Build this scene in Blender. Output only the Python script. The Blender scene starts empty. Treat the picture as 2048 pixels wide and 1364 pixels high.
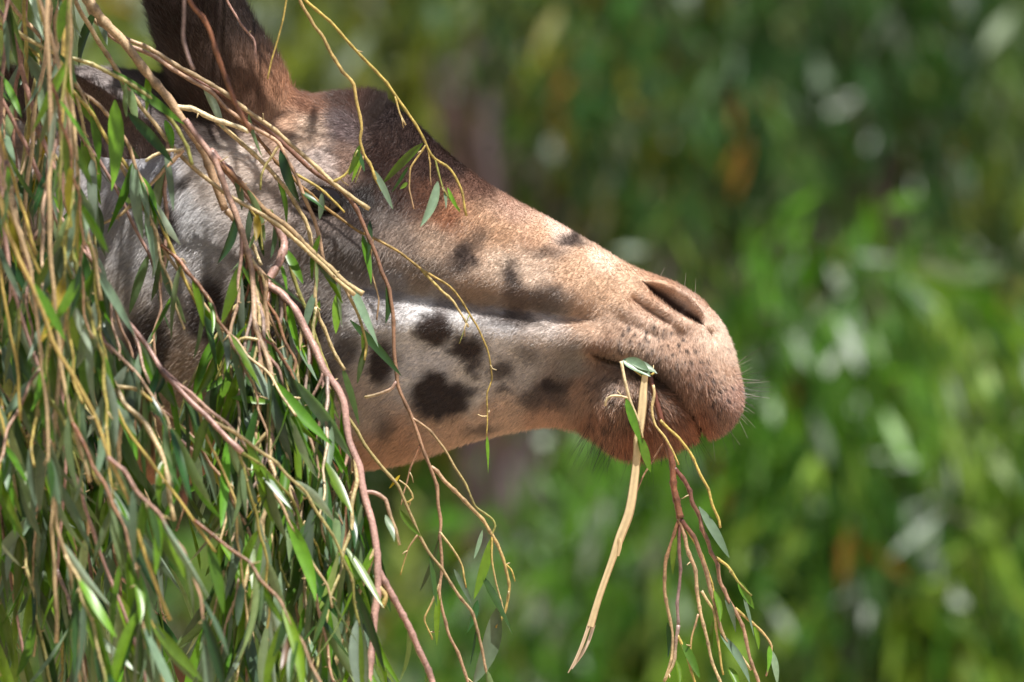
import bpy, math, random
import numpy as np
from mathutils import Vector, Matrix

random.seed(7); rng = np.random.default_rng(7)
scene = bpy.context.scene
COL = scene.collection

# ------------------------------------------------------------------ camera, sky, sun, exposure
FW = 1.05                    # metres across the frame at the giraffe
D = 9.0                      # camera to giraffe
Z0 = 3.5                     # eye height (raised viewing platform)
S = 2048.0 / FW              # photo pixels per metre at the giraffe
cam = bpy.data.cameras.new('camera'); camo = bpy.data.objects.new('camera', cam); COL.objects.link(camo)
camo.location = (0, -D, Z0); camo.rotation_euler = (math.radians(90), 0, 0)
cam.sensor_width = 36; cam.lens = 36 * D / FW; cam.clip_end = 2000; cam.clip_start = 0.1
cam.dof.use_dof = True; cam.dof.focus_distance = D - 0.09; cam.dof.aperture_fstop = 6.0; cam.dof.aperture_blades = 0
scene.camera = camo
SUN = Vector((0.12, -0.30, 0.94)).normalized()
world = bpy.data.worlds.new('World'); scene.world = world; world.use_nodes = True
wn = world.node_tree; bg = wn.nodes['Background']
sky = wn.nodes.new('ShaderNodeTexSky'); sky.sky_type = 'NISHITA'; sky.sun_disc = False
sky.sun_elevation = math.asin(SUN.z); sky.sun_rotation = math.atan2(SUN.x, SUN.y)
wn.links.new(sky.outputs[0], bg.inputs[0]); bg.inputs[1].default_value = 0.05
sl = bpy.data.lights.new('sun', 'SUN'); sl.energy = 4.6; sl.angle = math.radians(0.53); sl.color = (1, 0.965, 0.91)
so = bpy.data.objects.new('sun', sl); COL.objects.link(so); so.rotation_euler = SUN.to_track_quat('Z', 'Y').to_euler()
so.location = (3, -6, 12)
vs = scene.view_settings; vs.view_transform = 'Standard'; vs.look = 'None'; vs.gamma = 1; vs.exposure = 0.98
scene.cycles.use_denoising = True
scene.cycles.max_bounces = 8; scene.cycles.transparent_max_bounces = 8
scene.cycles_curves.shape = 'THICK'

# ------------------------------------------------------------------ helpers
def P(px, py, y=0.0):
    k = (D + y) / D / S
    return Vector(((px - 1024) * k, y, Z0 + (682 - py) * k))
def lin(c):
    c = np.asarray(c, float) / 255.0
    return np.where(c <= 0.04045, c / 12.92, ((c + 0.055) / 1.055) ** 2.4)
def tag(o, label=None, cat=None, group=None, kind=None):
    if label: o['label'] = label
    if cat: o['category'] = cat
    if group: o['group'] = group
    if kind: o['kind'] = kind
    return o
def link(name, data, parent=None):
    o = bpy.data.objects.new(name, data); COL.objects.link(o)
    if parent is not None:
        o.parent = parent
        o.matrix_parent_inverse = Matrix.Translation(-Vector(parent.location))
    return o
def empty(name, loc):
    o = bpy.data.objects.new(name, None); COL.objects.link(o); o.location = loc; o.empty_display_size = 0.05
    return o
def mesh_np(name, V, F, mat=None, col=None, smooth=True):
    me = bpy.data.meshes.new(name)
    V = np.asarray(V, np.float32); F = np.asarray(F, np.int32)
    n = F.shape[1]
    me.vertices.add(len(V)); me.vertices.foreach_set('co', V.ravel())
    me.loops.add(F.size); me.loops.foreach_set('vertex_index', F.ravel())
    me.polygons.add(len(F)); me.polygons.foreach_set('loop_start', np.arange(0, F.size, n, dtype=np.int32))
    me.polygons.foreach_set('loop_total', np.full(len(F), n, np.int32))
    if smooth: me.polygons.foreach_set('use_smooth', np.ones(len(F), bool))
    if col is not None:
        a = me.attributes.new('col', 'FLOAT_COLOR', 'POINT')
        c = np.ones((len(V), 4), np.float32); c[:, :3] = col; a.data.foreach_set('color', c.ravel())
    me.update(calc_edges=True)
    if mat: me.materials.append(mat)
    return me
def mat_new(name):
    m = bpy.data.materials.new(name); m.use_nodes = True
    nt = m.node_tree; return m, nt, nt.nodes, nt.links, nt.nodes['Principled BSDF']

# value noise
_perm = rng.random((64, 64))
def vnoise(x, y):
    x = np.asarray(x, float); y = np.asarray(y, float)
    xi = np.floor(x).astype(int); yi = np.floor(y).astype(int); fx = x - xi; fy = y - yi
    fx = fx * fx * (3 - 2 * fx); fy = fy * fy * (3 - 2 * fy)
    g = lambda a, b: _perm[a % 64, b % 64]
    return ((g(xi, yi) * (1 - fx) + g(xi + 1, yi) * fx) * (1 - fy) + (g(xi, yi + 1) * (1 - fx) + g(xi + 1, yi + 1) * fx) * fy)
def fbm(x, y, o=3):
    s = 0; a = 0.5; t = 0
    for i in range(o):
        s = s + a * vnoise(x * 2 ** i + 17 * i, y * 2 ** i + 31 * i); t += a; a *= 0.5
    return s / t - 0.5
def sstep(a, b, x):
    t = np.clip((x - a) / (b - a), 0, 1); return t * t * (3 - 2 * t)
def pdist(u, v, poly):
    """distance to polyline, and parameter 0..1 along it, and signed side"""
    best = np.full(np.shape(u), 1e9); par = np.zeros(np.shape(u)); side = np.zeros(np.shape(u))
    n = len(poly) - 1
    for i in range(n):
        ax, ay = poly[i]; bx, by = poly[i + 1]; dx, dy = bx - ax, by - ay; L = dx * dx + dy * dy
        t = np.clip(((u - ax) * dx + (v - ay) * dy) / L, 0, 1)
        ex = u - ax - t * dx; ey = v - ay - t * dy; d = np.hypot(ex, ey)
        m = d < best
        best = np.where(m, d, best); par = np.where(m, (i + t) / n, par)
        side = np.where(m, np.sign(dx * ey - dy * ex), side)
    return best, par, side
def pspline(pts, n):
    """Catmull-Rom through rows of pts"""
    A = np.asarray(pts, float); k = len(A); t = np.linspace(0, k - 1, n); i = np.clip(t.astype(int), 0, k - 2); f = (t - i)[:, None]
    p0 = A[np.maximum(i - 1, 0)]; p1 = A[i]; p2 = A[i + 1]; p3 = A[np.minimum(i + 2, k - 1)]
    return 0.5 * (2 * p1 + (p2 - p0) * f + (2 * p0 - 5 * p1 + 4 * p2 - p3) * f ** 2 + (3 * p1 - p0 - 3 * p2 + p3) * f ** 3)
def tube_np(pts, rad, sides=6, cap=True):
    """pts Nx3, rad N -> V,F (quads); ends pinched"""
    pts = np.asarray(pts, float); rad = np.asarray(rad, float)
    if cap:
        pts = np.vstack([pts[:1], pts, pts[-1:]]); rad = np.concatenate([[1e-5], rad, [1e-5]])
    n = len(pts); T = np.gradient(pts, axis=0)
    if cap: T[0] = T[1] = pts[2] - pts[1]; T[-1] = T[-2] = pts[-2] - pts[-3]
    T /= np.linalg.norm(T, axis=1)[:, None] + 1e-9
    ref = np.array([0.3, 1.0, 0.2]); ref /= np.linalg.norm(ref)
    A = np.cross(T, ref); ln = np.linalg.norm(A, axis=1)[:, None]; A = np.where(ln < 0.05, np.cross(T, [1, 0, 0]), A)
    A /= np.linalg.norm(A, axis=1)[:, None] + 1e-9; B = np.cross(T, A)
    th = np.linspace(0, 2 * math.pi, sides, endpoint=False)
    V = pts[:, None, :] + rad[:, None, None] * (np.cos(th)[None, :, None] * A[:, None, :] + np.sin(th)[None, :, None] * B[:, None, :])
    i = np.arange(n - 1)[:, None] * sides; j = np.arange(sides)[None, :]; j2 = (j + 1) % sides
    F = np.stack([i + j, i + j2, i + sides + j2, i + sides + j], -1).reshape(-1, 4)
    return V.reshape(-1, 3), F
def join_np(parts):
    Vs, Fs, Cs = [], [], []; o = 0
    for p in parts:
        Vs.append(p[0]); Fs.append(p[1] + o); o += len(p[0])
        if len(p) > 2: Cs.append(np.broadcast_to(p[2], (len(p[0]), 3)))
    return np.vstack(Vs), np.vstack(Fs), (np.vstack(Cs) if Cs else None)

# ------------------------------------------------------------------ materials
def attr_mat(name, rough=0.8, noise=0.25, nscale=300, spec=0.3, bump=0.0, sheen=0.0):
    m, nt, N, L, b = mat_new(name)
    a = N.new('ShaderNodeAttribute'); a.attribute_name = 'col'
    tc = N.new('ShaderNodeTexCoord'); nz = N.new('ShaderNodeTexNoise'); nz.inputs['Scale'].default_value = nscale; nz.inputs['Detail'].default_value = 3
    L.new(tc.outputs['Object'], nz.inputs['Vector'])
    mr = N.new('ShaderNodeMapRange'); mr.inputs[3].default_value = 1 - noise; mr.inputs[4].default_value = 1 + noise
    mr.inputs[1].default_value = 0.25; mr.inputs[2].default_value = 0.75
    L.new(nz.outputs['Fac'], mr.inputs[0])
    mx = N.new('ShaderNodeVectorMath'); mx.operation = 'SCALE'
    L.new(a.outputs['Color'], mx.inputs[0]); L.new(mr.outputs[0], mx.inputs['Scale']); L.new(mx.outputs[0], b.inputs['Base Color'])
    b.inputs['Roughness'].default_value = rough; b.inputs['Specular IOR Level'].default_value = spec
    if sheen: b.inputs['Sheen Weight'].default_value = sheen
    if bump:
        bp = N.new('ShaderNodeBump'); bp.inputs['Strength'].default_value = bump; bp.inputs['Distance'].default_value = 0.001
        L.new(nz.outputs['Fac'], bp.inputs['Height']); L.new(bp.outputs[0], b.inputs['Normal'])
    return m
M_skin = attr_mat('giraffe_skin', 0.85, 0.25, 500, 0.2, 0.5)
M_bark = attr_mat('twig_bark', 0.4, 0.34, 420, 0.5, 0.5)
M_strip = attr_mat('stripped_wood', 0.5, 0.10, 160, 0.35, 0.15)
M_trunk = attr_mat('tree_bark', 0.9, 0.5, 9, 0.2, 0.6)
def fur_mat():
    m, nt, N, L, b = mat_new('giraffe_fur')
    a = N.new('ShaderNodeAttribute'); a.attribute_name = 'col'
    L.new(a.outputs['Color'], b.inputs['Base Color'])
    b.inputs['Roughness'].default_value = 0.33; b.inputs['Specular IOR Level'].default_value = 0.6
    return m
M_fur = fur_mat()
def leaf_mat(name, top, under, rnd=0.35, transl=0.35, rough=0.38, spec=0.5):
    m, nt, N, L, b = mat_new(name)
    g = N.new('ShaderNodeNewGeometry'); oi = N.new('ShaderNodeObjectInfo')
    mix = N.new('ShaderNodeMix'); mix.data_type = 'RGBA'
    mix.inputs[6].default_value = (*top, 1); mix.inputs[7].default_value = (*under, 1)
    L.new(g.outputs['Backfacing'], mix.inputs[0])
    hs = N.new('ShaderNodeHueSaturation'); mr = N.new('ShaderNodeMapRange'); mr.inputs[3].default_value = 1 - rnd; mr.inputs[4].default_value = 1 + rnd
    L.new(oi.outputs['Random'], mr.inputs[0])
    tc = N.new('ShaderNodeTexCoord'); nz = N.new('ShaderNodeTexNoise'); nz.inputs['Scale'].default_value = 9; nz.inputs['Detail'].default_value = 4
    L.new(tc.outputs['Object'], nz.inputs['Vector'])
    mm = N.new('ShaderNodeMath'); mm.operation = 'MULTIPLY_ADD'; mm.inputs[1].default_value = 0.7; mm.inputs[2].default_value = 0.65
    L.new(nz.outputs['Fac'], mm.inputs[0])
    mu = N.new('ShaderNodeMath'); mu.operation = 'MULTIPLY'; L.new(mr.outputs[0], mu.inputs[0]); L.new(mm.outputs[0], mu.inputs[1])
    L.new(mu.outputs[0], hs.inputs['Value'])
    m2 = N.new('ShaderNodeMath'); m2.operation = 'MULTIPLY'; m2.inputs[1].default_value = 7.31; L.new(oi.outputs['Random'], m2.inputs[0])
    fr = N.new('ShaderNodeMath'); fr.operation = 'FRACT'; L.new(m2.outputs[0], fr.inputs[0])
    mh = N.new('ShaderNodeMapRange'); mh.inputs[3].default_value = 0.475; mh.inputs[4].default_value = 0.515; L.new(fr.outputs[0], mh.inputs[0])
    L.new(mh.outputs[0], hs.inputs['Hue']); L.new(mix.outputs[2], hs.inputs['Color']); L.new(hs.outputs[0], b.inputs['Base Color'])
    b.inputs['Roughness'].default_value = rough; b.inputs['Specular IOR Level'].default_value = spec
    tr = N.new('ShaderNodeBsdfTranslucent')
    sc = N.new('ShaderNodeVectorMath'); sc.operation = 'MULTIPLY'; sc.inputs[1].default_value = (1.5, 1.9, 0.7)
    L.new(hs.outputs[0], sc.inputs[0]); L.new(sc.outputs[0], tr.inputs['Color'])
    ms = N.new('ShaderNodeMixShader'); ms.inputs[0].default_value = transl
    L.new(b.outputs[0], ms.inputs[1]); L.new(tr.outputs[0], ms.inputs[2]); L.new(ms.outputs[0], N['Material Output'].inputs['Surface'])
    return m
LEAFM = {
    'g': leaf_mat('leaf_fresh', (0.10, 0.215, 0.016), (0.17, 0.24, 0.11), 0.45, 0.30, 0.34),
    'd': leaf_mat('leaf_dark', (0.028, 0.075, 0.016), (0.09, 0.14, 0.08), 0.4, 0.2, 0.34),
    'p': leaf_mat('leaf_glaucous', (0.15, 0.22, 0.14), (0.24, 0.31, 0.23), 0.4, 0.18),
    'y': leaf_mat('leaf_yellowing', (0.36, 0.30, 0.03), (0.35, 0.32, 0.08)),
    'b': leaf_mat('leaf_dry', (0.09, 0.045, 0.02), (0.10, 0.055, 0.03), 0.3, 0.15),
}
def bgleaf_mat():
    m, nt, N, L, b = mat_new('crown_leaf')
    a = N.new('ShaderNodeAttribute'); a.attribute_name = 'col'
    L.new(a.outputs['Color'], b.inputs['Base Color']); b.inputs['Roughness'].default_value = 0.42; b.inputs['Specular IOR Level'].default_value = 0.5
    tr = N.new('ShaderNodeBsdfTranslucent')
    sc = N.new('ShaderNodeVectorMath'); sc.operation = 'MULTIPLY'; sc.inputs[1].default_value = (1.5, 1.7, 0.7)
    L.new(a.outputs['Color'], sc.inputs[0]); L.new(sc.outputs[0], tr.inputs['Color'])
    ms = N.new('ShaderNodeMixShader'); ms.inputs[0].default_value = 0.35
    L.new(b.outputs[0], ms.inputs[1]); L.new(tr.outputs[0], ms.inputs[2]); L.new(ms.outputs[0], N['Material Output'].inputs['Surface'])
    return m
M_bgleaf = bgleaf_mat()

# ------------------------------------------------------------------ ground
def ground():
    m, nt, N, L, b = mat_new('dusty_ground')
    tc = N.new('ShaderNodeTexCoord'); nz = N.new('ShaderNodeTexNoise'); nz.inputs['Scale'].default_value = 0.6; nz.inputs['Detail'].default_value = 8
    L.new(tc.outputs['Object'], nz.inputs['Vector'])
    r = N.new('ShaderNodeValToRGB'); r.color_ramp.elements[0].color = (0.34, 0.24, 0.15, 1); r.color_ramp.elements[1].color = (0.46, 0.35, 0.24, 1)
    r.color_ramp.elements[0].position = 0.3; r.color_ramp.elements[1].position = 0.7
    L.new(nz.outputs['Fac'], r.inputs[0]); L.new(r.outputs[0], b.inputs['Base Color']); b.inputs['Roughness'].default_value = 0.95
    n = 60; g = np.sign(np.linspace(-1, 1, n)) * np.abs(np.linspace(-1, 1, n)) ** 3 * 600
    X, Y = np.meshgrid(g, g, indexing='ij'); Z = 0.15 * fbm(X * 0.3, Y * 0.3) * (np.hypot(X, Y) > 6)
    V = np.stack([X, Y, Z], -1).reshape(-1, 3)
    i = np.arange(n - 1)[:, None] * n + np.arange(n - 1)[None, :]
    F = np.stack([i, i + n, i + n + 1, i + 1], -1).reshape(-1, 4)
    tag(link('ground', mesh_np('ground', V, F, m)), kind='structure')
ground()

# ------------------------------------------------------------------ background trees and shrubs
BGY = lambda d: d - D
def bgx(px, d): return (px - 1024) / S * d / D
def bgz(py, d): return Z0 + (682 - py) / S * d / D
def leaf_cloud(C, dirs, length, width, cols):
    """rhombic leaves folded along the midrib: C base Nx3, dirs Nx3"""
    n = len(C); r = rng.normal(size=(n, 3)); side = np.cross(dirs, r); side /= np.linalg.norm(side, axis=1)[:, None] + 1e-9
    nor = np.cross(side, dirs)
    L = length[:, None]; W = width[:, None]
    mid = C + dirs * L * 0.45 - nor * W * 0.25
    V = np.stack([C, mid + side * W * 0.5 + nor * W * 0.3, C + dirs * L + nor * W * 0.3, mid - side * W * 0.5 + nor * W * 0.3], 1).reshape(-1, 3)
    F = (np.arange(n)[:, None] * 4 + np.arange(4)[None, :])
    return V, F, np.repeat(cols, 4, axis=0)
PAL = {
    'bright': [(66, 108, 24), (86, 128, 36), (50, 88, 20), (112, 140, 46)],
    'olive': [(96, 112, 40), (120, 132, 50), (78, 98, 36), (146, 144, 58)],
    'deep': [(42, 76, 28), (54, 92, 36), (34, 62, 26), (74, 100, 44)],
    'mixed': [(70, 110, 34), (92, 128, 46), (52, 90, 32), (124, 138, 60)],
}
def bg_tree(name, label, px, d, z0, z1, rx, ry, pal, nspray, trunk_r, pale=0.05, dry=0.02, lean=0.0, cat='tree', leafL=0.15, group='trees and shrubs behind the giraffe', trunk_col=(84, 76, 66), hollow=0.0, trunk_top=None):
    x = bgx(px, d); y = BGY(d); root = empty(name, (x, y, 0)); tag(root, label, cat, group)
    top = trunk_top or (z0 + 0.75 * (z1 - z0))
    k = 14; t = np.linspace(0, 1, k)
    tp = np.stack([x + lean * t + 0.06 * np.sin(t * 7 + px), y + 0.05 * np.cos(t * 5 + px), t * top - 0.02], -1)
    parts = [(*tube_np(tp, trunk_r * (1 - 0.55 * t) + 0.004, 10), lin(trunk_col))]
    # limbs
    for i in range(9):
        a = rng.random() * 6.283; h = rng.uniform(0.45, 0.95); b = tp[int(h * (k - 1))]
        e = b + np.array([math.cos(a) * rx * 0.8, math.sin(a) * ry * 0.8, rng.uniform(0.3, 1.0) * (z1 - b[2]) * 0.8])
        s = np.linspace(0, 1, 8)[:, None]; pp = b + (e - b) * s; pp[:, 2] += 0.25 * (z1 - z0) * 0.3 * np.sin(s[:, 0] * math.pi)
        parts.append((*tube_np(pp, trunk_r * 0.4 * (1 - 0.8 * s[:, 0]) + 0.003, 6), lin(trunk_col) * 0.9))
    V, F, C = join_np(parts); link('trunk', mesh_np('trunk', V, F, M_trunk, C), root)
    # sprays of drooping leaves
    n = nspray; q = rng.normal(size=(n, 3)); q /= np.linalg.norm(q, axis=1)[:, None]; rad = (hollow + (1 - hollow) * rng.random(n)) ** 0.5
    zc = (z0 + z1) / 2; hz = (z1 - z0) / 2
    lump = 0.75 + 0.55 * vnoise(np.arctan2(q[:, 1], q[:, 0]) * 2 + px, q[:, 2] * 3 + 9)
    c = np.stack([x + lean * 0.7 + q[:, 0] * rad * rx * lump, y + q[:, 1] * rad * ry * lump, zc + q[:, 2] * rad * hz], -1)
    palc = np.array([lin(p) for p in PAL[pal]])
    tone = vnoise(c[:, 0] * 3.1 + 5, c[:, 2] * 3.1 + c[:, 1] * 2)       # clumps of one hue
    ci = np.clip((tone * 1.5 - 0.25) * 4 + rng.normal(size=n) * 0.5, 0, 3.99).astype(int)
    sc = palc[ci]
    m = 9; cc = np.repeat(c, m, 0); tt = np.tile(np.linspace(0, 1, m), n)
    sd = rng.normal(size=(n, 3)) * 0.35 + np.array([0, 0, -1.0]); sd /= np.linalg.norm(sd, axis=1)[:, None]
    sd = np.repeat(sd, m, 0); sl_ = np.repeat(rng.uniform(0.2, 0.5, n), m)
    base = cc + sd * (tt * sl_)[:, None] + rng.normal(size=cc.shape) * 0.015
    dr = sd + rng.normal(size=cc.shape) * 0.38 + np.array([0, 0, -0.25]); dr /= np.linalg.norm(dr, axis=1)[:, None]
    LL = leafL * rng.uniform(0.6, 1.25, n * m); cols = np.repeat(sc, m, 0) * rng.uniform(0.5, 1.45, (n * m, 1))
    rr = np.repeat(rng.random(n * 3), m // 3); cols[rr < pale] = lin((146, 158, 144)); cols[rr > 1 - dry] = lin((156, 112, 46))
    V, F, Cc = leaf_cloud(base, dr, LL, LL * rng.uniform(0.16, 0.26, n * m), np.clip(cols, 0, 0.8))
    o = link('crown', mesh_np('crown', V, F, M_bgleaf, Cc, smooth=False), root)
    return root
def grey_trunk(): pass
bg_tree('willow_tree', 'tall tree with a bare mauve grey trunk rising behind the giraffe\'s jaw', 985, 25, 4.1, 5.3, 1.5, 1.2, 'olive', 620, 0.15, 0.22, 0.01, 0.02, trunk_col=(112, 98, 104), trunk_top=5.1)
bg_tree('willow_tree', 'dark trunked tree at the edge of the thicket, its crown in deep green', 1810, 24, 3.75, 5.2, 1.3, 1.0, 'deep', 520, 0.10, 0.05, 0.02, -0.05, trunk_col=(70, 58, 56), trunk_top=5.0)
bg_tree('leafy_shrub', 'bright green shrub with upright leafy shoots beyond the giraffe\'s nose', 1640, 19, 1.6, 3.88, 0.70, 0.6, 'bright', 1900, 0.05, 0.05, 0.02, cat='shrub', leafL=0.13)
bg_tree('leafy_shrub', 'fresh green shrub under the giraffe\'s chin, thin and open', 1290, 20.5, 1.2, 3.45, 0.52, 0.6, 'bright', 800, 0.05, 0.05, 0.01, cat='shrub', leafL=0.13)
bg_tree('leafy_shrub', 'bright shrub with a few dry orange leaves at the thicket\'s end', 1960, 20, 1.4, 3.78, 0.66, 0.6, 'mixed', 1700, 0.05, 0.07, 0.05, cat='shrub', leafL=0.13)
bg_tree('olive_tree', 'olive green tree with yellowish crown above the giraffe\'s snout', 1380, 26.5, 3.1, 5.1, 1.1, 1.0, 'olive', 1100, 0.05, 0.10, 0.05, leafL=0.2)
bg_tree('leafy_tree', 'mixed green tree filling the gap behind the bright shrubs', 1560, 29, 1.6, 5.1, 1.6, 1.2, 'mixed', 1100, 0.10, 0.08, 0.03, leafL=0.2)
bg_tree('leafy_tree', 'shaded deep green tree standing behind the dark trunked tree', 2040, 29, 1.4, 5.3, 1.5, 1.2, 'deep', 1000, 0.10, 0.05, 0.02)
bg_tree('leafy_tree', 'dim green tree behind the bare grey trunk', 820, 29.5, 1.0, 5.2, 1.5, 1.2, 'deep', 900, 0.11, 0.04, 0.01)
bg_tree('leafy_shrub', 'fresh green shrub growing under the hanging branches', 480, 23, 1.0, 3.3, 1.0, 0.8, 'mixed', 500, 0.06, 0.04, 0.01, cat='shrub', leafL=0.13)
bg_tree('leafy_tree', 'dark green tree behind the giraffe\'s horns', 350, 26, 2.8, 5.3, 1.4, 1.1, 'deep', 800, 0.10, 0.06, 0.01)
bg_tree('leafy_tree', 'dense deep green tree at the back of the thicket, behind the fresh shrub', 1180, 33, 0.8, 5.4, 1.9, 1.2, 'deep', 1300, 0.12, 0.05, 0.01)
bg_tree('leafy_tree', 'dense mixed green tree at the very back of the thicket', 1780, 34, 0.8, 5.5, 1.9, 1.2, 'mixed', 1300, 0.12, 0.04, 0.01)
bg_tree('leafy_tree', 'dense dark tree at the back, behind the hanging branches', 400, 34, 0.8, 5.5, 2.2, 1.2, 'deep', 1200, 0.12, 0.04, 0.01)
bg_tree('leafy_tree', 'mixed green tree standing apart behind the giraffe\'s neck', -900, 27, 1.4, 5.4, 1.7, 1.2, 'mixed', 700, 0.11, 0.05, 0.01)
bg_tree('leafy_tree', 'deep green tree standing apart behind the giraffe\'s back', -2300, 30, 1.2, 5.8, 2.0, 1.2, 'deep', 700, 0.12, 0.05, 0.01)
bg_tree('leafy_tree', 'mixed green tree past the dry leaved shrub', 2900, 27, 1.2, 5.4, 1.7, 1.2, 'mixed', 700, 0.11, 0.05, 0.02)
bg_tree('leafy_tree', 'deep green tree past the end of the thicket', 4000, 30, 1.2, 5.8, 2.0, 1.2, 'deep', 700, 0.12, 0.05, 0.01)
# the wood beyond: one mass
def wood():
    n = 90000; x = rng.uniform(-24, 24, n); y = BGY(38) + rng.uniform(0, 4, n); z = rng.uniform(0, 7.5, n) * (0.85 + 0.3 * vnoise(x, x * 0))
    c = np.stack([x, y, z], -1); dr = rng.normal(size=(n, 3)) * 0.6 + np.array([0, 0, -1.0]); dr /= np.linalg.norm(dr, axis=1)[:, None]
    palc = np.array([lin(p) for p in PAL['deep']]); cols = palc[rng.integers(0, 4, n)] * rng.uniform(0.6, 1.2, (n, 1))
    L = rng.uniform(0.25, 0.42, n); V, F, C = leaf_cloud(c, dr, L, L * 0.45, cols)
    tag(link('far_woodland', mesh_np('far_woodland', V, F, M_bgleaf, C, smooth=False)), 'dark mass of woodland closing off the view behind the thicket', 'woodland', kind='stuff')
wood()

# ------------------------------------------------------------------ giraffe
ST = [  # top (u,v), bottom (u,v), half width   (photo pixels; 1 px = 0.51 mm)
 (-3500,1500,-2700,3000,430),(-1800,800,-1350,1700,260),(-700,330,-420,1150,195),(-150,170,0,1010,190),(150,135,230,965,200),
 (330,150,360,962,212),(470,160,470,955,218),(560,172,560,950,218),(625,190,640,945,214),(690,187,720,937,205),(750,190,790,927,190),
 (815,232,860,908,172),(900,310,940,882,148),(1000,383,1020,862,128),(1100,436,1090,850,116),(1190,489,1150,848,112),(1260,530,1185,864,114),
 (1310,550,1230,888,118),(1360,570,1285,893,121),(1405,600,1335,883,119),(1437,636,1385,868,110),(1458,678,1425,858,95),(1473,730,1455,843,72),
 (1481,770,1473,822,44),(1483,795,1481,805,6)]
def stations():
    A = np.array(ST, float)
    t = np.concatenate([np.linspace(0, 4, 40, endpoint=False), np.linspace(4, 15, 230, endpoint=False), np.linspace(15, 24, 190)])
    full = pspline(A, 24001)
    return full[np.round(t * 1000).astype(int)], t
STN, STT = stations()
NS = len(STN); NR = 170                      # ring points on one side
theta = np.linspace(0, math.pi, NR)
frac = (1 - np.cos(theta)) / 2 * 0.75 + theta / math.pi * 0.25
U = STN[:, 0:1] * (1 - frac) + STN[:, 2:3] * frac
Vv = STN[:, 1:2] * (1 - frac) + STN[:, 3:4] * frac
sfrac = 2 * frac - 1
pw = 2.3 + 1.3 * np.exp(-((STT[:, None] - 14) / 2.6) ** 2) * (sfrac < 0)[None, :]
base = np.sqrt(np.clip(1 - np.abs(sfrac)[None, :] ** pw, 0, 1)) * STN[:, 4:5]
jaw = 1 - 0.26 * sstep(0.1, 0.95, sfrac)[None, :] * np.exp(-((STT[:, None] - 10.5) / 4) ** 2)
fore = 1 - 0.10 * sstep(-0.35, -0.95, sfrac)[None, :] * np.exp(-((STT[:, None] - 12) / 3.5) ** 2)
W = base * jaw * fore
edge = np.clip(np.sqrt(np.clip(1 - sfrac ** 2, 0, 1)) * 2.2, 0, 1)[None, :] * np.clip((STT[-1] - STT) / 0.8, 0, 1)[:, None]
NOSTRIL_C = [(1287,563),(1312,582),(1340,604),(1370,626),(1396,644),(1408,650)]
NOSTRIL_H = [3, 10, 16, 19, 14, 3]
MOUTH = [(1172,701),(1210,713),(1262,725),(1308,748),(1350,784),(1385,822),(1404,862)]
NLOW = [(1283,561),(1310,594),(1350,624),(1385,643),(1410,652)]
NUP = [(1281,560),(1332,560),(1381,591),(1408,628),(1411,652)]
def nostril_sd(u, v):
    d, p, s = pdist(u, v, NOSTRIL_C)
    h = np.interp(p, np.linspace(0, 1, 6), NOSTRIL_H)
    return d - h, p
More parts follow.
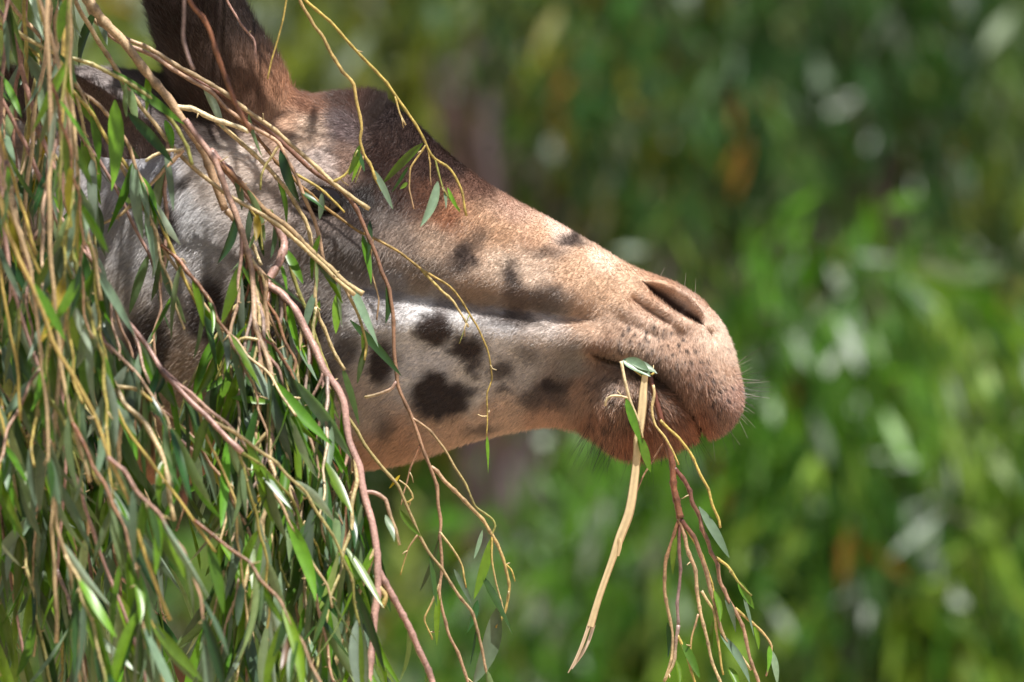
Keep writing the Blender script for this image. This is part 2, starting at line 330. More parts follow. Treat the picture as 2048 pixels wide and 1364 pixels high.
def sculpt(u, v, w, e):
    def G(poly, wd, amt, taper=0):
        nonlocal w
        d, p, s = pdist(u, v, poly); a = amt
        if taper: a = amt * sstep(0, taper, p) * sstep(1, 1 - taper, p)
        w = w + e * a * np.exp(-(d / wd) ** 2)
    def B(x, y, rx, ry, amt, ang=0):
        nonlocal w
        c, s = math.cos(ang), math.sin(ang); dx, dy = u - x, v - y
        q = ((dx * c + dy * s) / rx) ** 2 + ((-dx * s + dy * c) / ry) ** 2
        w = w + e * amt * np.exp(-q)
    # cheek bone, groove, buccal ledge
    G([(620,470),(760,500),(900,528),(1040,556),(1140,580)], 46, 23)
    G([(690,560),(780,580),(900,603),(1040,618),(1150,634),(1215,652)], 19, -19, 0.15)
    G([(740,650),(900,650),(1050,668),(1170,676)], 34, 19)
    G([(880,560),(1000,575),(1100,590)], 24, 8, 0.2)
    B(1130,780,70,60,-11); B(900,800,130,60,7); B(1000,760,90,30,-4)
    G([(950,420),(1080,480),(1200,530)], 40, 6)
    G([(900,470),(1000,500),(1100,530),(1230,570)], 28, -5)
    # muzzle
    B(1275,822,95,62,27); G([(1385,800),(1410,822),(1415,850)], 9, -12, .2); G([(1400,812),(1425,830),(1424,852)], 8, 7, .2); B(1345,560,80,40,8); B(1330,640,80,35,5)
    G([(1190,682),(1280,690),(1360,728),(1425,782),(1455,815)], 34, 25)
    d, p, s = pdist(u, v, MOUTH)
    w = w - e * ((26 + 14 * np.sin(p * 3.14)) * sstep(0, 0.12, p) * np.exp(-(d / (6.5 + 6 * np.sin(p * 3.14))) ** 2))
    w = w - e * (np.where(s > 0, 22 * np.exp(-(d / 38.0) ** 1.5), 0) * sstep(0, 0.2, p) * (u > 1150))
    G([(1215,742),(1280,762),(1330,795),(1370,840)], 18, 7, 0.2)
    # nostril
    sd, p = nostril_sd(u, v)
    dl, pl, sl2 = pdist(u, v, NLOW); du, pu, su = pdist(u, v, NUP); ins = (sl2 < 0) & (su > 0)
    w = w - e * np.where(ins, 58 * (du / (du + dl + 1e-3)) ** 0.8 * sstep(0, .25, pl) * sstep(1, .8, pl) , 0)
    G([(1262,566),(1290,549),(1335,562),(1385,592),(1424,640),(1432,668)], 12, 13, 0.15)
    G([(1280,588),(1335,628),(1385,658)], 11, 13, 0.2)
    G([(1250,588),(1300,619),(1355,652)], 10, -20, 0.25)
    G([(1215,598),(1290,640),(1350,672)], 14, 12, 0.3)
    G([(1412,650),(1422,668),(1428,692)], 5, -7, 0.3)
    # eye region
    B(640,392,62,46,20); B(645,340,75,30,16)
    for o in (0, 14, 27): G([(585,338 - o),(630,322 - o),(690,348 - o),(722,392 - o)], 4.5, -4.5, 0.2)
    B(645,405,46,26,-20); B(740,430,60,50,-14); B(800,330,60,50,-6)
    B(740,235,50,40,12); B(460,330,60,60,10); B(560,640,120,130,12)
    w = w + e * (fbm(u / 26, v / 26) * 5 + fbm(u / 9, v / 9) * 1.6)
    return np.maximum(w, 0)
W = sculpt(U, Vv, W, edge)

CP = np.array([ # u,v, r,g,b  (coat colour, with bluish hair sheen painted in at the forehead hump)
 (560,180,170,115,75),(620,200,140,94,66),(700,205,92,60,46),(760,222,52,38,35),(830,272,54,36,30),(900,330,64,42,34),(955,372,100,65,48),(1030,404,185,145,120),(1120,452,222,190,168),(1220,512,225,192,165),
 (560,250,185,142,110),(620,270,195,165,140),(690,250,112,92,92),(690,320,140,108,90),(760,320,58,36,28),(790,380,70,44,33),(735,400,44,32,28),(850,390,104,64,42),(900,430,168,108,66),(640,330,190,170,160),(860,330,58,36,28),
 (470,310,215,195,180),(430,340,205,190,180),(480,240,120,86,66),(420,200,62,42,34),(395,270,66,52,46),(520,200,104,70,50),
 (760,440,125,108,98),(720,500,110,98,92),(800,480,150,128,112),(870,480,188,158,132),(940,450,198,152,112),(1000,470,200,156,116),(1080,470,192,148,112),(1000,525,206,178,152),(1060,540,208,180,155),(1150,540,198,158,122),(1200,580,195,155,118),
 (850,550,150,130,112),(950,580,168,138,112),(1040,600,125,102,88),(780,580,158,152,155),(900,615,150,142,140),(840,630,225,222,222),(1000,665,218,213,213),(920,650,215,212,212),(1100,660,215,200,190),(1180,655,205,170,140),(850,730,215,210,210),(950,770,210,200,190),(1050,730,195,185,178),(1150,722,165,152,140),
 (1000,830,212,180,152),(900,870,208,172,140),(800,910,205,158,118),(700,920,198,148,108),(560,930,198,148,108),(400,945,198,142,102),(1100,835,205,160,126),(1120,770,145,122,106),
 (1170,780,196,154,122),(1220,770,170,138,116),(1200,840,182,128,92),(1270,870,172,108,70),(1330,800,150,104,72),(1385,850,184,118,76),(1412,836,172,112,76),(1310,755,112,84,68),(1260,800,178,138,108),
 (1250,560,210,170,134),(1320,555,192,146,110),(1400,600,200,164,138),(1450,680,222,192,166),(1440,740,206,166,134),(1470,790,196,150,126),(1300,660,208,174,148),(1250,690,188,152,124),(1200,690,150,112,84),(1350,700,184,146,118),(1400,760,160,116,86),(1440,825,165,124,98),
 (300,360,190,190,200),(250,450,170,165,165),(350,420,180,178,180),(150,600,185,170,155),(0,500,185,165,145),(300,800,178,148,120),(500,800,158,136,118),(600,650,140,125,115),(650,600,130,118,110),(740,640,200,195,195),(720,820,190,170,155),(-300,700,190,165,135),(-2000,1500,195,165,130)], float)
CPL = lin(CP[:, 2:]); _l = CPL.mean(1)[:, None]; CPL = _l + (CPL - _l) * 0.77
SPOT = [(870,661,38,32,0,1),(938,695,40,30,.5,1),(954,730,20,22,0,.9),(1006,737,23,20,0,.85),(1059,703,24,17,0,.55),(870,790,46,50,0,1),(905,800,40,34,0,1),(935,785,22,13,0,.9),(1011,779,17,8,0,.8),
 (1108,768,38,15,-.1,1),(1070,795,34,24,.2,.75),(1110,800,25,20,0,.6),(765,722,30,46,0,1),(967,857,34,9,-.1,.65),(930,513,26,34,.5,.95),(955,480,18,28,.6,.6),(1026,548,19,30,-.3,.95),(1103,598,44,22,.2,.7),(1147,480,30,11,.15,.95),(1100,504,36,12,0,.6),
 (773,856,18,26,0,.6),(1024,642,56,14,.1,.75),(330,455,27,46,0,1),(312,368,9,26,0,.9),(372,372,18,10,0,.9),(268,385,11,26,.2,.9),(420,620,46,66,0,1),(545,650,54,72,0,1),(625,640,36,46,0,.9),(480,760,50,40,.4,.8),(640,760,40,50,0,.8),(560,860,50,26,0,.5),(150,700,70,80,0,.9),(300,690,46,70,0,.9),(60,560,60,70,0,.9),(690,700,26,40,0,.8),
 (645,404,58,34,0,1),(712,434,44,26,.5,1),(583,283,6,7,0,.8),(612,298,8,7,0,.9),(640,312,7,6,0,.7),(662,300,6,6,0,.7),(600,330,7,5,0,.6)]
DOTS = []
for r_ in range(6):
    for k_ in range(11):
        f = (k_ + 0.5 * (r_ % 2)) / 11 + random.uniform(-.02, .02); q = pspline([(1232,690),(1290,692),(1350,722),(1410,775),(1445,815)], 201)[int(min(max(f, 0), 1) * 200)]
        DOTS.append((q[0] + 4 * r_ + random.uniform(-3, 3), q[1] - r_ * 10.5 + 14 + random.uniform(-3, 3), random.uniform(1.8, 3.2)))
for i in range(26): DOTS.append((random.uniform(1170, 1260), random.uniform(750, 850), random.uniform(1.8, 3.4)))
SPOTC = lin((64, 53, 49))
def coat(u, v):
    sh = np.shape(u); u = np.ravel(u).astype(float); v = np.ravel(v).astype(float)
    out = np.zeros((len(u), 3))
    for a in range(0, len(u), 40000):
        uu, vv = u[a:a+40000], v[a:a+40000]
        wu = uu + 26 * fbm(uu / 40, vv / 40) + 10 * fbm(uu / 12 + 5, vv / 12); wv = vv + 26 * fbm(uu / 40 + 50, vv / 40) + 10 * fbm(uu / 12, vv / 12 + 9)
        d2 = (wu[:, None] - CP[None, :, 0]) ** 2 + (wv[:, None] - CP[None, :, 1]) ** 2
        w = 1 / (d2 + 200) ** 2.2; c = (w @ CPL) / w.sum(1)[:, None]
        nz = 26 * fbm(uu / 18 + 3, vv / 18); nz2 = 26 * fbm(uu / 18, vv / 18 + 40)
        m = np.zeros(len(uu))
        for (x, y, rx, ry, an, st) in SPOT:
            ca, sa = math.cos(an), math.sin(an); dx, dy = uu + nz - x, vv + nz2 - y
            q = np.hypot((dx * ca + dy * sa) / rx, (-dx * sa + dy * ca) / ry); soft = min(.75, 13 / min(rx, ry))
            m = np.maximum(m, st * sstep(1 + soft, 1 - soft, q))
        for (x, y, r) in DOTS:
            m = np.maximum(m, 0.95 * sstep(r * 1.9, r * 0.8, np.hypot(uu - x, vv - y)))
        # neck and body: net of pale lines round brown patches
        k = sstep(150, -80, uu) * (wv > -1e9)
        gx, gy = wu / 210, wv / 210; ix, iy = np.floor(gx), np.floor(gy); f1 = np.full(len(uu), 9.); f2 = np.full(len(uu), 9.)
        for i in (-1, 0, 1):
            for j in (-1, 0, 1):
                cx, cy = ix + i, iy + j; hx = _perm[cx.astype(int) % 64, cy.astype(int) % 64]; hy = _perm[(cy.astype(int) + 7) % 64, (cx.astype(int) + 3) % 64]
                dd = np.hypot(gx - cx - hx, gy - cy - hy); f2 = np.where(dd < f1, f1, np.minimum(f2, dd)); f1 = np.minimum(f1, dd)
        patch = sstep(0.08, 0.16, f2 - f1)[:, None] * k[:, None]
        c = c * (1 - patch) + patch * lin((110, 72, 46))
        c = c * (1 - m[:, None]) + m[:, None] * SPOTC
        # inside of mouth line and nostril: dark bare skin
        dm, pm, sm = pdist(uu, vv, MOUTH); km = (sstep(8, 3, dm) * sstep(0, .1, pm))[:, None]; c = c * (1 - km) + km * lin((38, 24, 20))
        dl, pl, sl2 = pdist(uu, vv, NLOW); du, pu, su = pdist(uu, vv, NUP)
        kn = np.where((sl2 < 0) & (su > 0), sstep(0.25, 0.75, du / (du + dl + 1e-3)), 0)[:, None]; c = c * (1 - kn) + kn * lin((52, 38, 32))
        c = c * (1 + 0.25 * fbm(uu / 7, vv / 7 + 77))[:, None]
        out[a:a+40000] = c
    return out.reshape(*sh, 3)

def side_pts(sgn):
    y = sgn * W / S
    k = (D + y) / D / S if sgn < 0 else np.full_like(y, 1 / S)
    kx = (D + y) / D / S
    return np.stack([(U - 1024) * kx, y, Z0 + (682 - Vv) * kx], -1)
near = side_pts(-1); far = side_pts(1)
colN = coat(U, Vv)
def grid_faces(n, m, off=0, flip=False):
    i = np.arange(n - 1)[:, None] * m + np.arange(m - 1)[None, :] + off
    q = [i, i + 1, i + m + 1, i + m]
    if flip: q = q[::-1]
    return np.stack(q, -1).reshape(-1, 4)
def grid_normals(g):
    a = np.gradient(g, axis=0); b = np.gradient(g, axis=1); n = np.cross(a, b); n /= np.linalg.norm(n, axis=-1)[..., None] + 1e-12
    return n
# continuous ring: near side top->bottom then far side bottom->top
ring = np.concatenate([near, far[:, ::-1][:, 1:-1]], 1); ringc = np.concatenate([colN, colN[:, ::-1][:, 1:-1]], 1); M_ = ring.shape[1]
i = np.arange(NS - 1)[:, None] * M_ + np.arange(M_)[None, :]; j = np.arange(NS - 1)[:, None] * M_ + (np.arange(M_)[None, :] + 1) % M_
HF = np.stack([i, i + M_, j + M_, j], -1).reshape(-1, 4)
parts = [(ring.reshape(-1, 3), HF, ringc.reshape(-1, 3))]
def shell(pts3, rads, sides, cols): parts.append((*tube_np(np.array(pts3), np.array(rads), sides), cols))
def px3(u, v, y): return np.array(P(u, v, y))
# horns
HORN = [([(530,360),(500,270),(452,178),(400,80),(362,-30),(340,-130),(332,-175)], [50,100,108,92,84,88,60], -1), ([(540,360),(520,262),(492,165),(442,70),(408,-30),(388,-130),(380,-175)], [40,84,86,76,68,72,50], 1)]
horn_pts = []; ear_pts = []
for ax, rr, y in HORN:
    sp = pspline(np.column_stack([ax, rr]), 40); pts = np.array([px3(a, b, y * (0.012 + 0.045 * min(1, max(0, (330 - b) / 300)))) for a, b, _ in sp]); rad = sp[:, 2] / S
    Vt, Ft = tube_np(pts, rad * 0.94, 28)
    uu = 1024 + Vt[:, 0] * S; vv = 682 - (Vt[:, 2] - Z0) * S
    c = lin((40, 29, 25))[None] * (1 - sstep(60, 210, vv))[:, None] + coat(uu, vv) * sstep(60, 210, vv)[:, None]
    c = c * (1 + 0.5 * fbm(uu / 12, vv / 60))[:, None]
    parts.append((Vt, Ft, c)); horn_pts.append((Vt, Ft, c))
# ears: pointed cups
for sy in (-1, 1):
    a = pspline([(350,300,8,.08),(300,290,34,.11),(230,262,60,.14),(150,228,70,.165),(80,200,54,.18),(20,180,24,.19),(-8,172,2,.19)], 40); n = 40; mm = 28; Vt = []
    for (u0, v0, r0, y0) in a:
        for q in range(mm):
            th = 2 * math.pi * q / mm; cx = math.cos(th) * r0; dz = math.sin(th) * r0 * 0.16 + 0.5 * cx * cx / 70
            Vt.append(px3(u0 + cx * 0.3, v0 - cx * 0.95, 0) + np.array([0, sy * (y0 + dz / S), 0]))
    i = np.arange(n - 1)[:, None] * mm + np.arange(mm)[None, :]; j = np.arange(n - 1)[:, None] * mm + (np.arange(mm)[None, :] + 1) % mm
    Vt = np.array(Vt); Ft = np.stack([i, i + mm, j + mm, j], -1).reshape(-1, 4); c = np.tile(lin((84, 70, 66)), (len(Vt), 1))
    parts.append((Vt, Ft, c)); ear_pts.append((Vt, Ft, c))
# body and legs, out of the frame to the left
def body_cols(Vt):
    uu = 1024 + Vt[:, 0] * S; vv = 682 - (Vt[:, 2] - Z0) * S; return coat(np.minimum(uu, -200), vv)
bx = [(-1.55,2.35,.30),(-1.8,2.25,.42),(-2.2,2.1,.50),(-2.7,2.05,.50),(-3.1,2.0,.44),(-3.4,1.95,.28)]
sp = pspline(bx, 30); Vt, Ft = tube_np(np.array([(a, 0, b) for a, b, _ in sp]), sp[:, 2], 24); parts.append((Vt, Ft, body_cols(Vt)))
for lx, ly in ((-1.85,-.22),(-1.80,.22),(-3.1,-.22),(-3.05,.22)):
    hind = lx < -2.5; kx = 0.10 if hind else 0.02
    sp = pspline([(lx,2.1,.19),(lx + kx,1.6,.13),(lx + kx * .6,1.1,.075),(lx - kx * .8,.72,.07),(lx - kx * .3,.35,.05),(lx,.10,.055),(lx + .03,.06,.085),(lx + .04,.0,.09)], 36)
    Vt, Ft = tube_np(np.array([(a, ly, b) for a, b, _ in sp]), sp[:, 2], 14); parts.append((Vt, Ft, body_cols(Vt)))
sp = pspline([(-3.45,2.0,.05),(-3.6,1.7,.03),(-3.62,1.3,.018),(-3.62,1.1,.045),(-3.62,.8,.01)], 20)
Vt, Ft = tube_np(np.array([(a, 0, b) for a, b, _ in sp]), sp[:, 2], 10); parts.append((Vt, Ft, body_cols(Vt) * .6))
gir = empty('giraffe', (-2.4, 0, 0)); tag(gir, 'giraffe with dark spotted cheeks feeding, its head held level behind the leafy branches', 'giraffe')
V_, F_, C_ = join_np(parts)
bodyo = link('body', mesh_np('giraffe_body', V_, F_, M_skin, C_), gir)
def surf_w(u, v):
    k = np.argmin((U - u) ** 2 + (Vv - v) ** 2); return W.ravel()[k]
# eye
def sphere_np(c, r, n=20, m=28, sc=(1, 1, 1)):
    th = np.linspace(0, math.pi, n)[:, None]; ph = np.linspace(0, 2 * math.pi, m, endpoint=False)[None, :]
    Vs = np.stack([np.sin(th) * np.cos(ph) * sc[0], np.sin(th) * np.sin(ph) * sc[1], np.cos(th) * np.ones_like(ph) * sc[2]], -1).reshape(-1, 3) * r + np.array(c)
    i = np.arange(n - 1)[:, None] * m + np.arange(m)[None, :]; j = np.arange(n - 1)[:, None] * m + (np.arange(m)[None, :] + 1) % m
    return Vs, np.stack([i, i + m, j + m, j], -1).reshape(-1, 4)
me_, nt_, N_, L_, be_ = mat_new('eye_gloss'); be_.inputs['Base Color'].default_value = (0.012, 0.008, 0.006, 1); be_.inputs['Roughness'].default_value = 0.08
for sgn in (-1, 1):
    wv_ = surf_w(645, 405); c = P(645, 402, sgn * (wv_ - 8) / S)
    link('eye', mesh_np('eye', *sphere_np(c, 40 / S, sc=(1.05, .9, .85)), me_), gir)

# fur ---------------------------------------------------------------
FLOW = np.array([(1450,700,-.35,.9),(1300,700,-.3,.95),(1400,780,.1,1),(1300,560,-1,.15),(1380,590,-.8,.5),(1100,500,-.9,.4),(900,450,-.8,.6),(760,450,-.6,.8),(850,650,-.9,.3),(1050,660,-.95,.25),(1000,830,-.85,.5),(1200,820,-.2,1),(1280,860,.15,1),(1330,800,.6,.8),(1380,850,.5,.9),(1150,760,-.7,.6),
  (740,210,.3,-.5),(680,200,-.5,-.3),(800,240,-.4,.5),(560,190,-.8,.1),(620,260,-.8,.5),(640,330,-.7,.6),(450,310,-.95,.15),(300,400,-.5,.8),(450,190,-.3,-.9),(0,600,-.7,.7),(600,800,-.8,.5),(860,320,-.6,.7)], float)
def flow_at(u, v):
    d2 = (u[:, None] - FLOW[None, :, 0]) ** 2 + (v[:, None] - FLOW[None, :, 1]) ** 2; w = 1 / (d2 + 900) ** 1.6
    f = (w @ FLOW[:, 2:]) / w.sum(1)[:, None]; return f / (np.linalg.norm(f, axis=1)[:, None] + 1e-9)
LENC = np.array([(1300,560,6),(1200,520,6),(1400,620,6),(1350,690,9),(1230,690,10),(1440,760,9),(1250,830,20),(1330,840,24),(1270,875,28),(1180,840,17),(1385,855,18),(1100,820,9),(1000,700,8),(900,650,8),(900,850,10),(800,900,12),(1050,520,9),(900,460,12),(780,450,15),(760,230,13),(680,200,13),(850,300,10),(960,380,7),(1100,445,5),(560,190,13),(450,300,14),(300,400,16),(600,800,13),(1020,560,9)], float)
def strands(roots, normals, flows, lens, cols, rad0, curl=0.5, lift=0.35, npt=4):
    n = len(roots); dt = np.sum(flows * normals, 1)[:, None]; T = flows - normals * np.where(dt < 0, dt, dt * 0.35); T /= np.linalg.norm(T, axis=1)[:, None] + 1e-9
    lf = np.clip(lift + rng.normal(size=n) * 0.2, 0.06, 1.2)[:, None]
    T = T + rng.normal(size=(n, 3)) * 0.22; d0 = T + normals * lf * 1.6; d0 /= np.linalg.norm(d0, axis=1)[:, None]
    pts = np.zeros((n, npt, 3)); pts[:, 0] = roots - normals * 0.0006
    for k in range(1, npt):
        f = k / (npt - 1); d = d0 * (1 - curl * f) + T * curl * f; d /= np.linalg.norm(d, axis=1)[:, None]
        pts[:, k] = pts[:, k - 1] + d * (lens / (npt - 1))[:, None]
    rad = np.interp(np.arange(npt) / (npt - 1), [0, .5, 1], [1, .8, .12])[None, :] * rad0[:, None]
    return pts, rad, cols
def make_curves(name, sets, parent):
    cu = bpy.data.hair_curves.new(name); npt = sets[0][0].shape[1]
    pts = np.concatenate([s[0] for s in sets]); rad = np.concatenate([s[1] for s in sets]); cols = np.concatenate([s[2] for s in sets])
    cu.add_curves([npt] * len(pts))
    cu.attributes['position'].data.foreach_set('vector', pts.astype(np.float32).ravel())
    a = cu.attributes.get('radius') or cu.attributes.new('radius', 'FLOAT', 'POINT'); a.data.foreach_set('value', rad.astype(np.float32).ravel())
    a = cu.attributes.new('col', 'FLOAT_COLOR', 'CURVE'); c4 = np.ones((len(pts), 4), np.float32); c4[:, :3] = np.clip(cols, 0, 1); a.data.foreach_set('color', c4.ravel())
    cu.materials.append(M_fur)
    o = link(name, cu, parent); o['kind'] = 'stuff'; return o
def sample_grid(g, nrm, u, v, n, weight):
    e1 = g[1:, :-1] - g[:-1, :-1]; e2 = g[:-1, 1:] - g[:-1, :-1]; A = np.linalg.norm(np.cross(e1, e2), axis=-1) * weight[:-1, :-1]
    pcum = np.cumsum(A.ravel()); k = np.searchsorted(pcum, rng.random(n) * pcum[-1]); k = np.minimum(k, A.size - 1)
    a, b = np.unravel_index(k, A.shape); s, t = rng.random(n), rng.random(n)
    def bl(X):
        if X.ndim == 3: S_, T_ = s[:, None], t[:, None]
        else: S_, T_ = s, t
        return X[a, b] * (1 - S_) * (1 - T_) + X[a + 1, b] * S_ * (1 - T_) + X[a, b + 1] * (1 - S_) * T_ + X[a + 1, b + 1] * S_ * T_
    N2 = bl(nrm); N2 /= np.linalg.norm(N2, axis=1)[:, None] + 1e-9
    return bl(g), N2, bl(u), bl(v)
def near_fur(g, sgn, n):
    nr = grid_normals(g)
    if np.mean(nr[200:400, NR // 2, 1]) * sgn < 0: nr = -nr
    wt = sstep(-180, -60, U) * (0.35 + 0.65 * sstep(500, 900, U))
    r, nn, u, v = sample_grid(g, nr, U, Vv, n, wt)
    f = flow_at(u, v); fl = np.stack([f[:, 0], np.zeros(n), -f[:, 1]], -1)
    d2 = (u[:, None] - LENC[None, :, 0]) ** 2 + (v[:, None] - LENC[None, :, 1]) ** 2; w = 1 / (d2 + 600) ** 1.5; ln = (w @ LENC[:, 2]) / w.sum(1)
    dl, pl, sl2 = pdist(u, v, NLOW); du, pu, su = pdist(u, v, NUP); dep = np.where((sl2 < 0) & (su > 0), du / (du + dl + 1e-3), 0); ln = ln * np.where(dep > .05, 0.4, 1) * (dep < .5)
    dm, pm, sm = pdist(u, v, MOUTH); ln = ln * np.where((dm < 14) & (sm > 0), 0.5, 1) * (dm > 5.5 * sstep(0, .1, pm))
    ln = ln * (np.hypot((u - 645) / 46, (v - 404) / 27) > 1)
    ln = 1.25 * ln * rng.uniform(0.6, 1.35, n) / S
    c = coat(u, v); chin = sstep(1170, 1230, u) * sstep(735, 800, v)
    var = rng.normal(size=n) * (0.16 + 0.22 * chin); c = c * np.exp(var)[:, None]
    drk = (rng.random(n) < 0.10 + 0.16 * chin); c[drk] *= 0.38; lgt = rng.random(n) < 0.08; c[lgt] *= 1.35
    kp = ln > 1e-6; r, nn, fl, ln, c, chin = r[kp], nn[kp], fl[kp], ln[kp], c[kp], chin[kp]; n = len(r)
    return strands(r, nn, fl, ln, c, np.full(n, 0.000125) * rng.uniform(0.7, 1.3, n) * (1 + 0.5 * chin), 0.5, 0.22 + 0.30 * chin)
sets = [near_fur(near, -1, 400000), near_fur(far, 1, 30000)]
# horn hair
for (Vt, Ft, c) in horn_pts + ear_pts:
    n = 26000 if len(horn_pts) and Vt is horn_pts[0][0] or Vt is horn_pts[1][0] else 9000; k = rng.integers(0, len(Ft), n); q = Vt[Ft[k]]; s, t = rng.random(n)[:, None], rng.random(n)[:, None]
    r = q[:, 0] * (1 - s) * (1 - t) + q[:, 1] * s * (1 - t) + q[:, 2] * s * t + q[:, 3] * (1 - s) * t
    nn = np.cross(q[:, 1] - q[:, 0], q[:, 3] - q[:, 0]); nn /= np.linalg.norm(nn, axis=1)[:, None] + 1e-12
    ctr = Vt.mean(0); axis_pt = np.array([np.interp(r[:, 2], [Vt[:, 2].min(), Vt[:, 2].max()], [Vt[Vt[:, 2].argmin(), 0], Vt[Vt[:, 2].argmax(), 0]]), np.full(n, ctr[1]), r[:, 2]]).T
    sg = np.sign(np.sum(nn * (r - axis_pt), 1))[:, None]; nn = nn * np.where(sg == 0, 1, sg)
    fl = np.tile(np.array([-0.3, 0, 1.0]), (n, 1))
    cc = c[Ft[k, 0]] * np.exp(rng.normal(size=n) * 0.35)[:, None]
    sets.append(strands(r, nn, fl, rng.uniform(12, 30, n) / S, cc, np.full(n, 0.00016), 0.6, 0.25))
make_curves('fur', sets, gir)
# whiskers and lashes
def whiskers():
    P_, R_, C_ = [], [], []
    def add(u, v, dirx, dirz, L, yk=0.0, drop=0.3, col=(30, 22, 18), r=0.00026):
        w = surf_w(u, v) * random.uniform(0.2, 1.0); p = np.array(P(u, v, -w / S)); d = np.array([dirx, yk, dirz]); d /= np.linalg.norm(d)
        pts = []
        for k in range(6):
            f = k / 5; pts.append(p + d * L * f / S + np.array([0, 0, -drop * L * f * f / S]))
        P_.append(pts); R_.append(np.linspace(r, r * .3, 6)); C_.append(lin(col))
    for i in range(110):
        t = random.random(); q = pspline([(1180,855),(1230,878),(1285,885),(1340,875),(1390,862)], 101)[int(t * 100)]
        add(q[0], q[1] - random.uniform(0, 25), random.uniform(-.55, .45) + (t - .5) * .9, -1, random.uniform(35, 95), -.2, .1)
    for i in range(46):
        t = random.random(); q = pspline([(1462,730),(1474,770),(1474,800),(1455,830),(1420,845)], 101)[int(t * 100)]
        a = math.radians(25 - 110 * t + random.uniform(-20, 20)); add(q[0], q[1], math.cos(a), math.sin(a), random.uniform(22, 75), -.1, -.1 if t < .5 else .1, (60, 50, 45) if random.random() < .6 else (150, 140, 130))
    for u, v, dx, dz, L in ((1316,562,.5,1,30),(1368,585,.1,1,40),(1390,592,.05,1,34)): add(u, v, dx, dz, L, 0, 0, (150, 140, 130))
    for i in range(40):                                              # eyelashes
        f = i / 39; u = 596 + 96 * f; v = 402 - 26 * math.sin(f * math.pi); wv = surf_w(u, v)
        p = np.array(P(u, v, -(wv) / S)); d = np.array([(f - .4) * .9, -.9, -.5]); d /= np.linalg.norm(d); L = random.uniform(28, 46)
        P_.append([p + d * L * k / 5 / S + np.array([0, 0, -.25 * L * (k / 5) ** 2 / S]) for k in range(6)]); R_.append(np.linspace(.0003, .00008, 6)); C_.append(lin((20, 15, 13)))
    make_curves('whisker_hair', [(np.array(P_), np.array(R_), np.array(C_))], gir)
whiskers()

# ------------------------------------------------------------------ branches
BC = {'pale': (218, 200, 160), 'pink': (172, 136, 124), 'yellow': (180, 158, 84), 'green': (138, 140, 72), 'brown': (124, 82, 58), 'red': (104, 62, 52), 'grey': (150, 128, 122), 'straw': (190, 168, 124), 'tan': (174, 142, 112)}
def leaf_mesh(kind, var):
    n = 9; bend = [0.10, -0.12, 0.22, 0.05, -0.2, 0.3][var]; fold = [0.25, 0.5, 0.15, 0.7, 0.35, 0.45][var]; tw = [0.2, -0.5, 0.8, -0.2, 0.5, -1.0][var]; curl = [0.05, -0.08, 0.1, 0.15, -0.12, 0.03][var]
    V = []
    for i in range(n):
        t = i / (n - 1); w = 0.5 * (math.sin(math.pi * t ** 0.9) ** 0.72) * (1 - 0.22 * t) + (0.035 if t < 0.12 else 0.0) + 0.008
        if i == n - 1: w = 0.004
        a = tw * t; cx = t - 0.1 * bend * t; cy = curl * math.sin(t * 3.2); cz = bend * t * t * 0.8
        for s in (-1, 0, 1):
            ly = s * w; lz = abs(s) * w * fold + (0.01 * math.sin(t * 25 + s) if s else 0)
            V.append((cx, cy * 1.0 + (ly * math.cos(a) - lz * math.sin(a)) * 1.0, cz, ly * math.sin(a) + lz * math.cos(a)))
    return np.array(V), n
LM = {}
def get_leaf(kind, var, aspect):
    key = (kind, var, aspect)
    if key not in LM:
        A, n = leaf_mesh(kind, var); asp = aspect / 100.0
        V = np.stack([A[:, 0], A[:, 1] * 1.0, A[:, 2]], -1); A2, _ = leaf_mesh(kind, var)
        # widths are scaled by the aspect, the bend is not
        cen = V.reshape(n, 3, 3)[:, 1:2].repeat(3, 1).reshape(-1, 3)
        off_y = (A[:, 1] - cen[:, 1]) * asp; off_z = A[:, 3] * asp
        V = np.stack([A[:, 0], cen[:, 1] * 0.35 + off_y, A[:, 2] + off_z], -1)
        i = np.arange(n - 1)[:, None] * 3 + np.arange(2)[None, :]
        F = np.stack([i, i + 3, i + 4, i + 1], -1).reshape(-1, 4)
        LM[key] = mesh_np('leaf_' + kind, V, F, LEAFM[kind])
    return LM[key]
NLEAF = [0]
def put_leaf(parent, base, tip, wpx, kind, roll=None):
    d = tip - base; L = d.length
    if L < 1e-4: return
    asp = min(45, max(8, int(round(wpx / S / L * 100 / 4)) * 4))
    o = bpy.data.objects.new('leaf', get_leaf(kind, random.randrange(6), asp)); COL.objects.link(o)
    x = d.normalized(); toc = Vector((0, -1, 0.25)); z = (toc - x * toc.dot(x)).normalized(); yv = z.cross(x)
    r = roll if roll is not None else random.gauss(0, 0.9)
    if random.random() < 0.3 and roll is None: r += math.pi
    z2 = z * math.cos(r) + yv * math.sin(r); y2 = z2.cross(x)
    Mx = Matrix((x, y2, z2)).transposed().to_4x4(); Mx = Matrix.Translation(base) @ Mx @ Matrix.Scale(L, 4)
    o.parent = parent; o.matrix_parent_inverse = Matrix.Translation(-parent.location); o.matrix_basis = Mx; NLEAF[0] += 1
